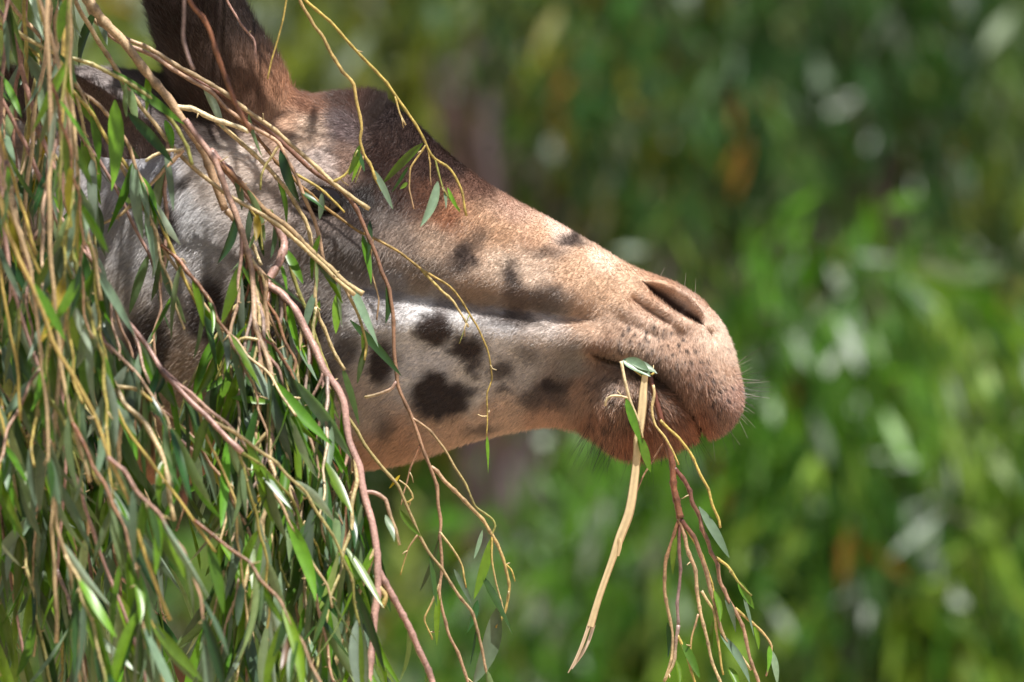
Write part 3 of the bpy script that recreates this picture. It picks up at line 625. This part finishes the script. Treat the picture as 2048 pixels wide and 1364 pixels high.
def stem_mesh(pts3, r0, r1, c0, c1, nodes=True, seed=0, stubs=0, sides=7):
    """stem with swollen nodes, slight kinks, colour running from c0 to c1; little broken stubs joined on"""
    pts3 = np.asarray(pts3, float); seg = np.linalg.norm(np.diff(pts3, axis=0), axis=1); L = seg.sum()
    n = max(8, int(L / (7 / S))); n = min(n, 120)
    cum = np.concatenate([[0], np.cumsum(seg)]); sp = pspline(pts3, 12 * len(pts3)); _q = np.linspace(0, len(pts3) - 1, len(sp)); sp = 0.4 * sp + 0.6 * np.stack([np.interp(_q, np.arange(len(pts3)), pts3[:, k]) for k in range(3)], -1); c2 = np.concatenate([[0], np.cumsum(np.linalg.norm(np.diff(sp, axis=0), axis=1))])
    s = np.linspace(0, c2[-1], n); p = np.stack([np.interp(s, c2, sp[:, k]) for k in range(3)], -1)
    t = s / c2[-1]; r = (r0 + (r1 - r0) * t) / S
    lr = np.random.default_rng(int(abs(p[0, 0] * 9177 + p[-1, 2] * 7919) * 100) + seed)
    sp_ = lr.uniform(26, 44) / S; ph = lr.random(); k = s / sp_ + ph; nd = np.abs(k - np.round(k)) * sp_ * S     # px to nearest node
    if nodes:
        r = r * (1 + 0.30 * np.exp(-(nd / 3.0) ** 2) + 0.05 * lr.normal(size=n))
        kk = np.round(k).astype(int); z = np.cumsum(lr.normal(size=kk.max() - kk.min() + 3)) * 0.0; 
        off = np.interp(k, np.arange(kk.min() - 1, kk.max() + 2), lr.normal(size=kk.max() - kk.min() + 3) * 1.5 / S)
        p = p + np.outer(off, [1, 0.6, 0.2])
    V, F = tube_np(p, r, sides)
    tt = np.repeat(np.concatenate([[0], t, [1]]), sides)[:, None]; C = lin(c0) * (1 - tt) + lin(c1) * tt
    if nodes:
        dk = np.repeat(np.concatenate([[9], nd, [9]]), sides)[:, None]; C = C * (1 - 0.45 * np.exp(-(dk / 2.5) ** 2))
        band = np.repeat(np.concatenate([[0], lr.normal(size=kk.max() - kk.min() + 1)[kk - kk.min()], [0]]), sides)[:, None]; C = C * np.exp(band * 0.12)
    out = [(V, F, np.clip(C, 0.01, 0.85))]
    for q in range(stubs):
        a = lr.integers(1, n - 1); dd = p[min(a + 1, n - 1)] - p[a - 1]; dd /= np.linalg.norm(dd) + 1e-9
        e = dd * 0.6 + lr.normal(size=3) * 0.6 + np.array([0, 0, -0.2]); e /= np.linalg.norm(e); Ls = lr.uniform(5, 20) / S
        m_ = p[a] + e * Ls * 0.55 + lr.normal(size=3) * 0.0006
        Vs, Fs = tube_np(np.array([p[a], m_, m_ + (e + lr.normal(size=3) * 0.4) * Ls * 0.5]), np.array([1.7, 1.4, 0.9]) / S, 5)
        out.append((Vs, Fs, np.clip(np.tile(lin(BC['straw']) * lr.uniform(0.7, 1.15), (len(Vs), 1)), 0, .85)))
    return join_np(out), p
def to3(pts, y, wob=0.0):
    out = []
    for k, q in enumerate(pts):
        yy = y[0] + (y[1] - y[0]) * k / max(1, len(pts) - 1) if isinstance(y, tuple) else y
        out.append(np.array(P(q[0], q[1], yy + (random.uniform(-wob, wob) if k else 0))))
    return np.array(out)
def auto_leaves(parent, p, n, kinds, Lr=(60, 130), t0=0.15, droop=0.68):
    m = len(p)
    for _ in range(n):
        a = int(m * random.uniform(t0, 1.0)); a = min(max(a, 1), m - 1); b = Vector(p[a]); d = Vector(p[a] - p[a - 1]).normalized()
        e = d * (1 - droop) + Vector((random.gauss(0.04, .42), random.gauss(0, .35), -1)) * droop; e.normalize()
        L = random.uniform(*Lr) / S; put_leaf(parent, b, b + e * L, random.uniform(13, 23) * (L * S / 100) ** .4, random.choice(kinds))
BR_GROUP = 'cut browse branches hanging over the giraffe\'s neck'
HOSTS = []
def px_of(p): k = D * S / (D + p[1]); return p[0] * k + 1024, 682 - (p[2] - Z0) * k
def branch(name, label, pts, r, c, y, twigs=(), leaves=(), nl=0, kinds='ggdp', group=None, stubs=3, cat='branch', Lr=(60, 130), nodes=True, host=False):
    p3 = to3(pts, y)
    if pts[0][1] < -100: p3 = np.vstack([[(pts[0][0] - 1074) / S, 0.03, 4.1], p3])      # tied over the limb
    root = empty(name, p3[0]); tag(root, label, cat, group)
    (V, F, C), p = stem_mesh(p3, r[0], r[1], BC[c[0]], BC[c[1]], nodes, 0, stubs)
    link('stem', mesh_np('stem', V, F, M_bark, C), root)
    yy = y if not isinstance(y, tuple) else y[1]
    for tw in twigs:
        tp, tr, tc = tw[:3]; pu = np.array([px_of(q) for q in p]); near_i = np.argmin(np.hypot(pu[:, 0] - tp[0][0], pu[:, 1] - tp[0][1])); q3 = to3(tp, float(p[near_i][1]))
        d = p[near_i] - q3[0]
        if np.linalg.norm(d) < 0.05: q3 = q3 + np.linspace(1, 0, len(q3))[:, None] ** 1 * d
        (V, F, C), q = stem_mesh(q3, tr[0], tr[1], BC[tc[0]], BC[tc[1]], nodes, 1, 1)
        two = link('twig', mesh_np('twig', V, F, M_bark, C), root)
        if len(tw) > 3: auto_leaves(two, q, tw[3], kinds, Lr, .3)
    for lf in leaves:
        pu = np.array([px_of(q) for q in p]); yl = float(p[np.argmin(np.hypot(pu[:, 0] - lf[0], pu[:, 1] - lf[1]))][1]); b = P(lf[0], lf[1], yl); t_ = P(lf[2], lf[3], yl + random.uniform(-.012, .006)); put_leaf(root, b, t_, lf[4], lf[5], lf[6] if len(lf) > 6 else random.gauss(0, .35))
    if nl: auto_leaves(root, p, nl, kinds, Lr)
    if host: HOSTS.append((root, p, r))
    return root
# --- branches one can tell apart, drawn after the photograph
branch('hanging_branch', 'thick pale stripped branch slanting down past the giraffe\'s horns', [(60,-330),(120,-90),(175,0),(215,50),(260,100),(300,150),(345,205),(378,255),(410,310),(430,370),(450,420)], (12,8), ('pale','tan'), -.24,
  [([(352,206),(390,212),(430,234),(470,250),(497,264)], (5.5,4.5), ('pale','pale')), ([(450,415),(475,445),(500,480),(525,530)], (6,3), ('tan','pale'))], (), 3, 'gg', stubs=8)
branch('hanging_branch', 'slim pink branch crossing below the horns and ending in a pale cut tip', [(120,-330),(180,30),(250,75),(300,97),(377,143),(447,183),(490,220),(538,253),(604,311),(666,366),(705,395),(740,418)], (5,4), ('pink','straw'), -.20,
  [([(666,366),(690,350),(700,330),(716,300)], (3,1.5), ('yellow','green'))], [(720,290,698,352,16,'g'),(716,300,728,345,10,'d')], 2, 'gd')
branch('hanging_branch', 'slim pink branch that bends down over the giraffe\'s eye', [(100,-330),(200,50),(300,110),(373,154),(425,187),(457,220),(505,253),(556,286),(593,352),(612,400),(640,470),(650,540)], (5,3.5), ('pink','tan'), -.21,
  [([(593,352),(625,370),(650,385),(690,425)], (3,2), ('yellow','yellow')), ([(556,286),(530,330),(520,380)], (3,2), ('straw','green'))], [(645,385,640,440,16,'p'),(560,300,600,400,22,'d'),(600,380,650,430,14,'d')], 4, 'gdp')
branch('hanging_branch', 'blurred grey twig hanging in front of the horns', [(372,-330),(371,-100),(370,0),(366,73),(379,121),(388,140)], (4,3), ('grey','grey'), -.6)
branch('hanging_branch', 'brown branch hanging in front of the near horn', [(330,-330),(360,-100),(380,0),(421,66),(447,147),(465,200),(500,262)], (5,4.5), ('brown','brown'), -.45, (), (), 1)
branch('hanging_branch', 'short kinked leafless twig hanging clear beside the horns', [(380,-330),(420,-100),(454,0),(480,40),(509,88),(513,128)], (3,2.2), ('pink','pink'), -.22)
branch('hanging_branch', 'thin straight yellow twig hanging to the giraffe\'s brow', [(600,-330),(585,-100),(573,0),(557,77),(535,158)], (2.4,1.6), ('yellow','yellow'), -.25)
branch('hanging_branch', 'kinked pink twig dangling over the forehead hump, a grey green leaf at its tip', [(500,-330),(560,-120),(600,0),(622,48),(645,73),(667,114),(685,136),(703,161),(714,205),(725,257),(720,282),(727,312),(744,337),(762,381)], (4.5,3), ('pink','yellow'), -.17,
  [([(727,312),(722,335),(712,365)], (2,1), ('tan','green'))], [(748,340,786,421,13,'p'),(727,312,702,362,10,'g')], 0, stubs=5)
branch('hanging_branch', 'long yellow twig dangling over the dark brow with sparse leaves', [(480,-330),(560,-80),(611,0),(667,51),(722,110),(773,165),(813,216),(843,264),(868,315),(901,341),(923,381),(934,432)], (4.2,2.2), ('yellow','yellow'), -.17,
  [([(868,315),(880,350),(897,395),(920,420)], (2.2,1.2), ('green','green')), ([(790,193),(800,225),(814,250)], (2.2,1.6), ('yellow','straw')), ([(846,286),(818,335),(815,375),(828,418)], (2,1.4), ('yellow','tan')), ([(858,300),(862,335),(862,370)], (1.6,1.2), ('yellow','tan'))],
  [(846,286,764,368,19,'g',0.2),(817,333,786,388,13,'d'),(815,365,800,378,10,'g'),(876,362,840,456,22,'p',0.1),(888,375,894,420,8,'p'),(895,375,921,422,9,'g')], 0, stubs=4)
branch('hanging_branch', 'yellow forked twig arching across the giraffe\'s cheek', [(420,190),(480,240),(560,330),(640,405),(700,452),(742,473),(795,502),(844,539),(896,570),(923,601),(954,649),(976,702),(984,759),(976,790),(973,872)], (4,1.2), ('brown','yellow'), -.155,
  [([(844,539),(879,579),(910,605),(938,654)], (3,2), ('yellow','straw')), ([(745,480),(738,530),(748,570),(757,600),(754,640)], (2.6,1.6), ('straw','tan')), ([(924,640),(920,668),(917,688)], (1.2,.8), ('green','green'))], [(974,872,967,948,13,'g'),(740,440,735,520,12,'d'),(725,470,742,575,15,'g')], 0)
branch('hanging_branch', 'long red brown branch running down over the jaw, forking below it', [(300,104),(450,192),(545,268),(620,338),(690,385),(716,420),(747,495),(773,561),(786,623),(789,702),(795,764),(822,825),(839,878),(861,935),(873,986),(882,1050),(882,1128),(880,1200),(890,1253),(912,1299),(937,1364),(945,1420)], (4.8,2.8), ('red','tan'), -.16,
  [([(862,933),(919,990),(961,1033),(986,1065),(1011,1125),(1020,1171),(1011,1221),(990,1256)], (4,2.4), ('tan','yellow')), ([(826,830),(861,856),(896,904),(908,923),(933,969),(951,1011),(986,1036),(993,1050),(985,1072)], (2.6,2), ('tan','green')), ([(883,1064),(905,1096),(926,1135),(933,1175)], (2.6,1.6), ('straw','yellow')),
   ([(985,1068),(985,1120),(995,1180),(1005,1225)], (2.2,1.4), ('yellow','straw')), ([(1009,1125),(1026,1140),(1032,1162)], (2,1.4), ('yellow','yellow')), ([(878,1170),(858,1215),(848,1240),(863,1280)], (2.4,1.5), ('straw','yellow')), ([(842,885),(825,930),(800,1010)], (2.2,1.2), ('brown','tan')), ([(796,757),(783,775),(752,788),(728,795)], (3.2,3), ('pink','straw'))],
  [(985,1072,946,1200,22,'g',.2),(965,1150,1016,1280,20,'d',.3),(995,1215,945,1372,40,'p',.1),(956,1200,932,1268,16,'d'),(908,1138,944,1210,13,'p'),(965,1060,947,1118,9,'p'),(880,1180,872,1290,14,'g')], 2, 'gd')
branch('hanging_branch', 'straight yellow green branch slanting down below the jaw', [(540,420),(590,560),(640,700),(690,820),(730,890),(770,944),(798,972),(812,1011),(837,1072),(883,1139),(919,1192),(944,1224),(958,1281),(979,1364),(985,1420)], (4.5,2.4), ('green','tan'), -.2, [([(812,1011),(826,1000),(816,975),(800,960)], (2.2,1.5), ('yellow','straw')), ([(837,1072),(815,1100),(800,1150)], (2,1.2), ('tan','yellow'))], [(800,950,780,978,10,'y')], 3, 'gd')
branch('hanging_branch', 'thickest pink branch hanging down through the middle of the tangle', [(420,300),(500,392),(556,450),(570,490),(556,530),(532,568),(563,586),(587,614),(609,658),(629,698),(653,749),(686,805),(699,880),(720,933),(731,997),(745,1047),(755,1111),(755,1185),(745,1270),(738,1341),(735,1420)], (8,7), ('pink','pink'), (-.22, -.40),
  [([(731,985),(750,985),(773,1000),(784,1040),(800,1090)], (4,3), ('pink','straw')), ([(741,1100),(713,1175),(685,1256),(670,1327),(642,1364)], (5,4.5), ('straw','straw'), 4), ([(784,1136),(812,1192),(834,1246),(855,1306),(869,1364),(875,1420)], (6.5,6), ('pink','pink'), 4), ([(750,1170),(770,1190),(765,1215)], (6,4), ('straw','yellow')), ([(650,745),(620,800),(600,860),(610,920)], (3.5,2.5), ('pink','tan'), 3)], [(771,1030,790,1090,14,'p'),(800,1020,842,1075,14,'g')], 24, 'gggd', stubs=14, host=True)
branch('hanging_branch', 'smooth pink branch curving down over the cheek, turning pale below', [(370,240),(430,320),(470,420),(500,520),(506,588),(510,636),(523,683),(539,731),(545,788),(541,854),(539,920),(553,960),(535,1015),(500,1121),(488,1180)], (6.5,4), ('pink','straw'), (-.28, -.42),
  [([(541,858),(515,890),(490,940),(482,1010)], (4,3), ('straw','green'), 2), ([(512,640),(500,700),(458,729),(438,764),(418,790)], (4,3.4), ('red','pink'), 2), ([(480,700),(455,690),(440,720),(432,760)], (3.4,2.4), ('straw','green'), 2), ([(543,800),(575,795),(600,797)], (3,2.4), ('tan','straw'))], [(430,710,385,800,18,'g'),(452,715,525,780,15,'d'),(470,745,490,800,18,'p',0),(463,795,545,797,15,'g',.4)], 6, 'ggd', stubs=8, host=True)
branch('hanging_branch', 'pink branch running straight across the neck, beaded with dark nodes', [(-80,-330),(-50,0),(-15,230),(20,380),(50,490),(66,536),(106,575),(158,648),(185,691),(231,770),(251,806),(290,846),(323,905),(335,960),(350,1040)], (6.5,4.5), ('pink','straw'), (-.45, -.62),
  [([(240,777),(275,780),(305,803)], (4,3), ('straw','yellow'), 1), ([(246,806),(242,850),(236,915),(232,980)], (4.5,3.5), ('tan','straw'), 2), ([(185,691),(180,730),(165,780),(135,860)], (3.5,2.5), ('tan','green'), 2)], (), 10, 'ggdp', stubs=6, host=True)
branch('hanging_branch', 'dark brown branch crossing the shaded neck, pinker towards its tip', [(-30,-330),(10,0),(60,200),(120,380),(165,480),(198,546),(251,635),(297,701),(330,747),(380,803),(422,843),(485,905)], (5,5), ('brown','pink'), (-.34, -.5), [([(400,820),(408,860),(440,930),(470,1000),(476,1080),(486,1164),(497,1260)], (3,2), ('yellow','straw'), 4)], [(330,747,300,800,13,'d'),(415,830,385,935,19,'g',.2)], 6, 'gd', host=True)
branch('hanging_branch', 'yellow brown branch running along the eye into the cheek tangle', [(70,-330),(150,0),(240,150),(280,210),(315,257),(345,293),(403,348),(455,389),(500,414),(560,450),(600,490),(660,545),(710,590)], (5,4), ('tan','straw'), -.27, [([(500,414),(520,450),(525,500)], (3,2), ('yellow','green'), 2)], [(330,240,345,300,16,'g')], 6, 'gyd', host=True)
branch('hanging_branch', 'brown branch crossing from the thick pale one to the giraffe\'s cheek', [(420,310),(450,337),(490,375),(529,418),(553,438),(589,466),(640,520),(686,562),(726,588)], (6,5), ('brown','straw'), -.24, [([(633,555),(673,595),(708,647),(726,691),(730,720)], (3.6,2.2), ('pink','yellow'), 2)], [(700,565,760,690,24,'p',.3),(672,590,672,670,20,'g',0),(640,470,620,560,16,'g')], 6, 'ggd')
branch('hanging_branch', 'pale beaded twig hanging beside the cheek', [(430,240),(500,300),(575,380),(610,440),(629,522),(631,577),(638,632),(649,658),(662,691),(690,740)], (4.5,3.5), ('straw','straw'), -.2, [([(636,615),(627,650),(632,690)], (4,3), ('pale','green'))], [(700,640,803,755,18,'d'),(640,600,622,680,14,'g')], 3, 'gdp')
branch('hanging_branch', 'long yellow green twig lying across the top of the tangle', [(-80,-60),(15,51),(110,106),(183,128),(257,165),(319,209),(356,257),(385,330)], (4.5,3.5), ('straw','green'), -.38, (), [(225,140,360,268,22,'g',.5),(230,200,225,390,34,'g',.0),(255,225,350,330,20,'d')], 2, 'g')
branch('hanging_branch', 'small curved pale twig crossing the shaded spotted neck', [(365,300),(340,325),(319,348),(286,385),(242,429),(198,451)], (3.6,3), ('tan','straw'), -.3, [([(359,268),(330,280),(304,300),(290,322)], (3.4,3), ('straw','pale'))], [(330,300,345,425,16,'p')], 0)
branch('hanging_branch', 'banded yellow twig hanging straight in the corner of the tangle', [(128,-330),(130,-100),(128,11),(126,110),(126,205),(122,260)], (5.5,4.5), ('straw','yellow'), -.5, (), (), 3, 'gdp')
# --- look-alikes: more of the tangle, generated
XMAX_Y = [-400, -330, 0, 100, 200, 300, 400, 500, 600, 700, 800, 900, 1000, 1100, 1400]
XMAX_X = [140, 140, 150, 200, 260, 330, 440, 545, 600, 625, 640, 690, 770, 800, 815]
USED = {}
def walk(x, y, a, L, bend, jit, st=75):
    pts = [(x, y)]; k = 0; mg = random.choice((30, 60, 120, 200, 280)) if y < 0 else 50
    while k * st < L and pts[-1][1] < 1470:
        k += 1; a += (90 - a) * bend + random.gauss(0, jit); lim = np.interp(pts[-1][1], XMAX_Y, XMAX_X)
        if pts[-1][0] > lim - mg: a = max(a, 84 + random.uniform(0, 10))
        pts.append((pts[-1][0] + math.cos(math.radians(a)) * st, pts[-1][1] + math.sin(math.radians(a)) * st))
    return pts
def filler(i):
    kind = ['pink', 'tan', 'pink', 'grey', 'straw', 'pink', 'green', 'brown'][i % 8]
    for _ in range(60):
        x = random.uniform(-640, 110)
        pts = walk(x, random.uniform(-340, -250), random.uniform(46, 72), random.uniform(900, 1750), random.uniform(.02, .09), 5)
        if all(q[0] < np.interp(q[1], XMAX_Y, XMAX_X) + 15 for q in pts) and pts[-1][0] > -40: break
    y = -.23 - random.random() ** 1.5 * .55
    c2 = {'pink': 'straw', 'straw': 'green', 'tan': 'yellow', 'grey': 'pink', 'green': 'yellow', 'brown': 'pink'}[kind]
    r0 = random.uniform(4, 7); nl = random.randint(8, 18); eu, ev = pts[-1]
    name = {'pink': 'pinkish', 'straw': 'straw coloured', 'tan': 'tan', 'grey': 'greyish', 'green': 'green stemmed', 'brown': 'brown'}[kind]
    size = 'thick' if r0 > 5.7 else ('slender' if r0 < 4.8 else 'middling')
    where = ('ending beside the giraffe\'s ear and horns' if ev < 480 else 'ending over the shaded neck' if ev < 950 and eu < 380 else 'ending over the giraffe\'s cheek' if ev < 950 else 'reaching below the giraffe\'s jaw' if eu > 420 else 'reaching below the giraffe\'s throat')
    lab = f'{size} {name} branch with {"many" if nl > 12 else "few"} leaves, {where}'
    USED[lab] = USED.get(lab, 0) + 1
    branch('leafy_branch', lab, pts, (r0, random.uniform(2.5, 3.5)), (kind, c2), y, (), (), nl, 'ggggddppp', BR_GROUP, 8, Lr=(75, 165), host=True)
for i in range(40): filler(i)
def side_branch(i):
    for _ in range(200):
        root, p, r = random.choice(HOSTS); k = random.randrange(len(p) // 4, len(p)); u, v = px_of(p[k])
        if -80 < u < 780 and (150 if i % 3 == 0 else 450) < v < 1150 and (i % 5 > 1 or (420 < u < 760 and 380 < v < 1000)) and u < np.interp(v, XMAX_Y, XMAX_X) + 20: break
    d = p[min(k + 1, len(p) - 1)] - p[max(k - 1, 0)]; a = math.degrees(math.atan2(-d[2], d[0])) + random.choice((-1, 1)) * random.uniform(12, 32)
    pts = walk(u, v, a, random.uniform(220, 620), .12, 4, 48); pts = [pts[0]] + [(q[0] + (-1) ** j * random.uniform(1, 4), q[1]) for j, q in enumerate(pts[1:])]; y1 = float(p[k][1]) + random.uniform(-.10, .05)
    u1, v1 = pts[-1]
    if v1 < 960: y1 = min(y1, -.19)
    elif random.random() < .35: y1 = random.uniform(-.25, .15)
    q3 = to3(pts, (float(p[k][1]), y1)); q3[0] = p[k]
    c0, c1 = random.choice([('pink', 'tan'), ('tan', 'straw'), ('grey', 'straw'), ('straw', 'green'), ('pink', 'straw'), ('brown', 'tan'), ('green', 'yellow')])
    (V, F, C), q = stem_mesh(q3, random.uniform(2.8, 4.6), random.uniform(1.8, 2.6), BC[c0], BC[c1], True, i, 8)
    so_ = link('side_branch', mesh_np('side_branch', V, F, M_bark, C), root)
    low = v > 600
    auto_leaves(so_, q, random.randint(9, 19) if low else random.randint(8, 15), 'gggggdddpp' + ('b' if i % 4 == 0 else 'g') if low else 'gggdppp' + ('y' if i % 3 == 0 else 'g'), (85, 200) if low else (75, 165), .05)
for i in range(165): side_branch(i)

# --- what hangs from the mouth
branch('mouth_twig', 'red brown forked twig with grey green leaves hanging from the giraffe\'s mouth', [(1298,750),(1310,790),(1318,815),(1328,850),(1334,880),(1345,930),(1348,976),(1362,1036)], (5,7), ('red','brown'), (-.086, -.082),
  [([(1348,933),(1370,958),(1391,1008),(1409,1065),(1430,1114),(1441,1164),(1469,1214),(1490,1263),(1501,1313),(1519,1364),(1530,1410)], (4.5,3), ('red','tan')), ([(1430,1114),(1455,1132),(1476,1164),(1501,1192)], (3.2,2), ('yellow','green')), ([(1470,1216),(1508,1249),(1536,1278),(1545,1295),(1533,1352)], (3,1.8), ('yellow','tan')),
   ([(1360,1036),(1352,1055),(1330,1121),(1329,1182),(1345,1267),(1345,1320),(1325,1364)], (4,2.6), ('brown','straw')), ([(1362,1036),(1373,1093),(1391,1139),(1400,1221),(1412,1274),(1423,1324),(1444,1370)], (4.2,2.6), ('tan','straw')), ([(1377,1105),(1370,1150),(1363,1200),(1358,1250)], (3.4,3), ('red','grey')), ([(1358,1250),(1347,1322),(1328,1360)], (4,3), ('grey','straw')), ([(1357,1270),(1375,1310),(1392,1370)], (3,2.2), ('yellow','yellow')),
   ([(1362,1034),(1391,1075),(1409,1128),(1423,1185),(1433,1221),(1451,1278),(1475,1305),(1503,1340)], (5,2.8), ('red','straw')), ([(1391,1128),(1419,1157),(1428,1190)], (2.8,2), ('yellow','yellow')), ([(1401,1182),(1426,1221),(1437,1288),(1446,1350)], (2.8,2), ('straw','yellow')), ([(1396,1228),(1384,1270),(1380,1324)], (2.2,1.6), ('tan','yellow')), ([(1320,880),(1310,900),(1282,955),(1264,1012)], (2,1.4), ('brown','tan'))],
  [(1398,1013,1454,1126,20,'p',.3),(1476,1160,1509,1218,19,'g'),(1352,1068,1349,1148,13,'g'),(1428,1180,1440,1246,15,'g'),(1450,1190,1476,1268,15,'p'),(1487,1190,1502,1276,12,'p'),(1440,1268,1500,1370,20,'p',.2),(1362,1278,1400,1360,17,'g'),(1335,1245,1341,1318,14,'d'),(1352,1320,1358,1375,12,'g'),(1458,1335,1476,1380,16,'g'),(1540,1290,1528,1352,16,'g'),(1543,1300,1555,1375,14,'p'),(1508,1250,1518,1300,10,'g'),(1426,1240,1424,1300,10,'g')], 0, cat='twig', stubs=2)
branch('mouth_twig', 'thin yellow twig curling from the mouth beside the red brown twig', [(1306,770),(1308,787),(1304,816),(1312,850),(1330,873),(1345,900),(1357,930)], (3,1.8), ('straw','yellow'), (-.092, -.098), cat='twig', stubs=0)
branch('mouth_twig', 'thin bare yellow twig hanging out beyond the chin', [(1322,840),(1337,855),(1361,877),(1380,903),(1396,937),(1416,979),(1427,1015),(1440,1056)], (2.8,2.6), ('yellow','yellow'), -.088, cat='twig', stubs=0)
branch('mouth_twig', 'pale twig at the mouth corner carrying one bright green leaf', [(1243,722),(1250,764),(1261,803),(1275,840),(1287,876)], (3.4,2.4), ('pale','straw'), -.096, [([(1257,796),(1225,790),(1213,799),(1210,812)], (2,2.6), ('straw','pale'))], [(1252,796,1284,888,19,'g',.1),(1276,866,1296,948,20,'g',.35),(1247,806,1262,842,5,'p')], 0, cat='twig', stubs=0)
def strip():
    c = [(1290,750,13),(1287,780,16),(1285,810,18),(1281,846,18),(1276,880,17),(1274,905,16),(1270,951,17),(1259,1022,19),(1240,1075,19),(1224,1121,14),(1199,1192,14),(1181,1253,15)]
    sp = pspline(c, 60); root = empty('stripped_stem', P(1290, 750, -.09)); tag(root, 'pale stripped stem split at its end, hanging from the giraffe\'s mouth', 'stem')
    def ribbon(sp, y, tone, name):
        V = []; Cc = []; n = len(sp); tang = np.gradient(sp[:, :2], axis=0); tang /= np.linalg.norm(tang, axis=1)[:, None] + 1e-9
        prof = [(-.5, 0), (-.3, -.3), (.05, -.22), (.35, -.34), (.5, 0), (0, .2)]
        for k in range(n):
            nx, ny = -tang[k, 1], tang[k, 0]
            for a, b in prof:
                w = sp[k, 2] * (1 + .025 * math.sin(k * .5 + a * 7)); V.append(P(sp[k, 0] + nx * a * w, sp[k, 1] + ny * a * w, y + b * w / S * .6))
                Cc.append(lin(tone) * (1 - .25 * (abs(a) < .1) + .08 * math.sin(k * .7 + a * 9)) * (1 - .12 * k / n))
        m = len(prof); i = np.arange(n - 1)[:, None] * m + np.arange(m)[None, :]; j = np.arange(n - 1)[:, None] * m + (np.arange(m)[None, :] + 1) % m
        link(name, mesh_np(name, V, np.stack([i, j, j + m, i + m], -1).reshape(-1, 4), M_strip, np.clip(np.array(Cc), 0, .85)), root)
    ribbon(sp, -.092, (226, 202, 156), 'stem')
    ribbon(pspline([(1178,1250,8),(1166,1285,7),(1152,1318,6),(1136,1346,1.5)], 24), -.092, (214, 190, 160), 'split_end')
    ribbon(pspline([(1187,1250,8),(1178,1280,7),(1164,1308,6),(1144,1338,1.5)], 24), -.088, (226, 208, 184), 'split_end')
    ribbon(pspline([(1236,1112,5),(1240,1092,8),(1238,1076,5)], 10), -.094, (214, 186, 140), 'splinter')
strip()
branch('chewed_leaf', 'crumpled grey green leaf held between the giraffe\'s lips', [(1252,722),(1268,740),(1283,752),(1300,752),(1310,742)], (2,2), ('yellow','yellow'), -.084, (), [(1246,720,1302,754,40,'p',.0),(1262,724,1314,744,24,'p',.3),(1284,756,1300,748,10,'y',0)], 0, cat='leaf', stubs=1)

# --- the limb that the branches hang from, above the frame
def limb():
    root = empty('support_limb', (-1.3, -1.0, 0)); tag(root, 'rough brown tree limb from which the leafy branches hang', 'tree')
    pts = pspline([(-1.3,-1.0,0,.12),(-1.28,-.98,1.5,.10),(-1.2,-.9,3.0,.085),(-1.05,-.6,3.85,.07),(-.8,-.2,4.08,.055),(-.5,-.02,4.1,.045),(-.2,.04,4.1,.03),(.05,.05,4.08,.012)], 60)
    V, F = tube_np(pts[:, :3], pts[:, 3], 12); link('trunk', mesh_np('trunk', V, F, M_trunk, np.tile(lin((110, 88, 74)), (len(V), 1))), root)
def limb_shade_leaves():  # unseen leaf mass added above the frame to throw shade on the neck
    root = bpy.data.objects['support_limb']; n = 420; c = np.stack([rng.uniform(-1.15, -.18, n), rng.uniform(-.95, -.25, n), Z0 + rng.uniform(.62, 1.15, n)], -1)
    m = 7; b = np.repeat(c, m, 0) + rng.normal(size=(n * m, 3)) * .05; dr = rng.normal(size=b.shape) * .5 + np.array([0.2, 0, -1.0]); dr /= np.linalg.norm(dr, axis=1)[:, None]
    L = rng.uniform(.04, .09, n * m); V, F, C = leaf_cloud(b, dr, L, L * .2, np.tile(lin((84, 118, 40)), (n * m, 1)))
    link('crown', mesh_np('crown', V, F, M_bgleaf, C, smooth=False), root)
limb(); limb_shade_leaves()
print('leaves', NLEAF[0], 'objects', len(bpy.data.objects))
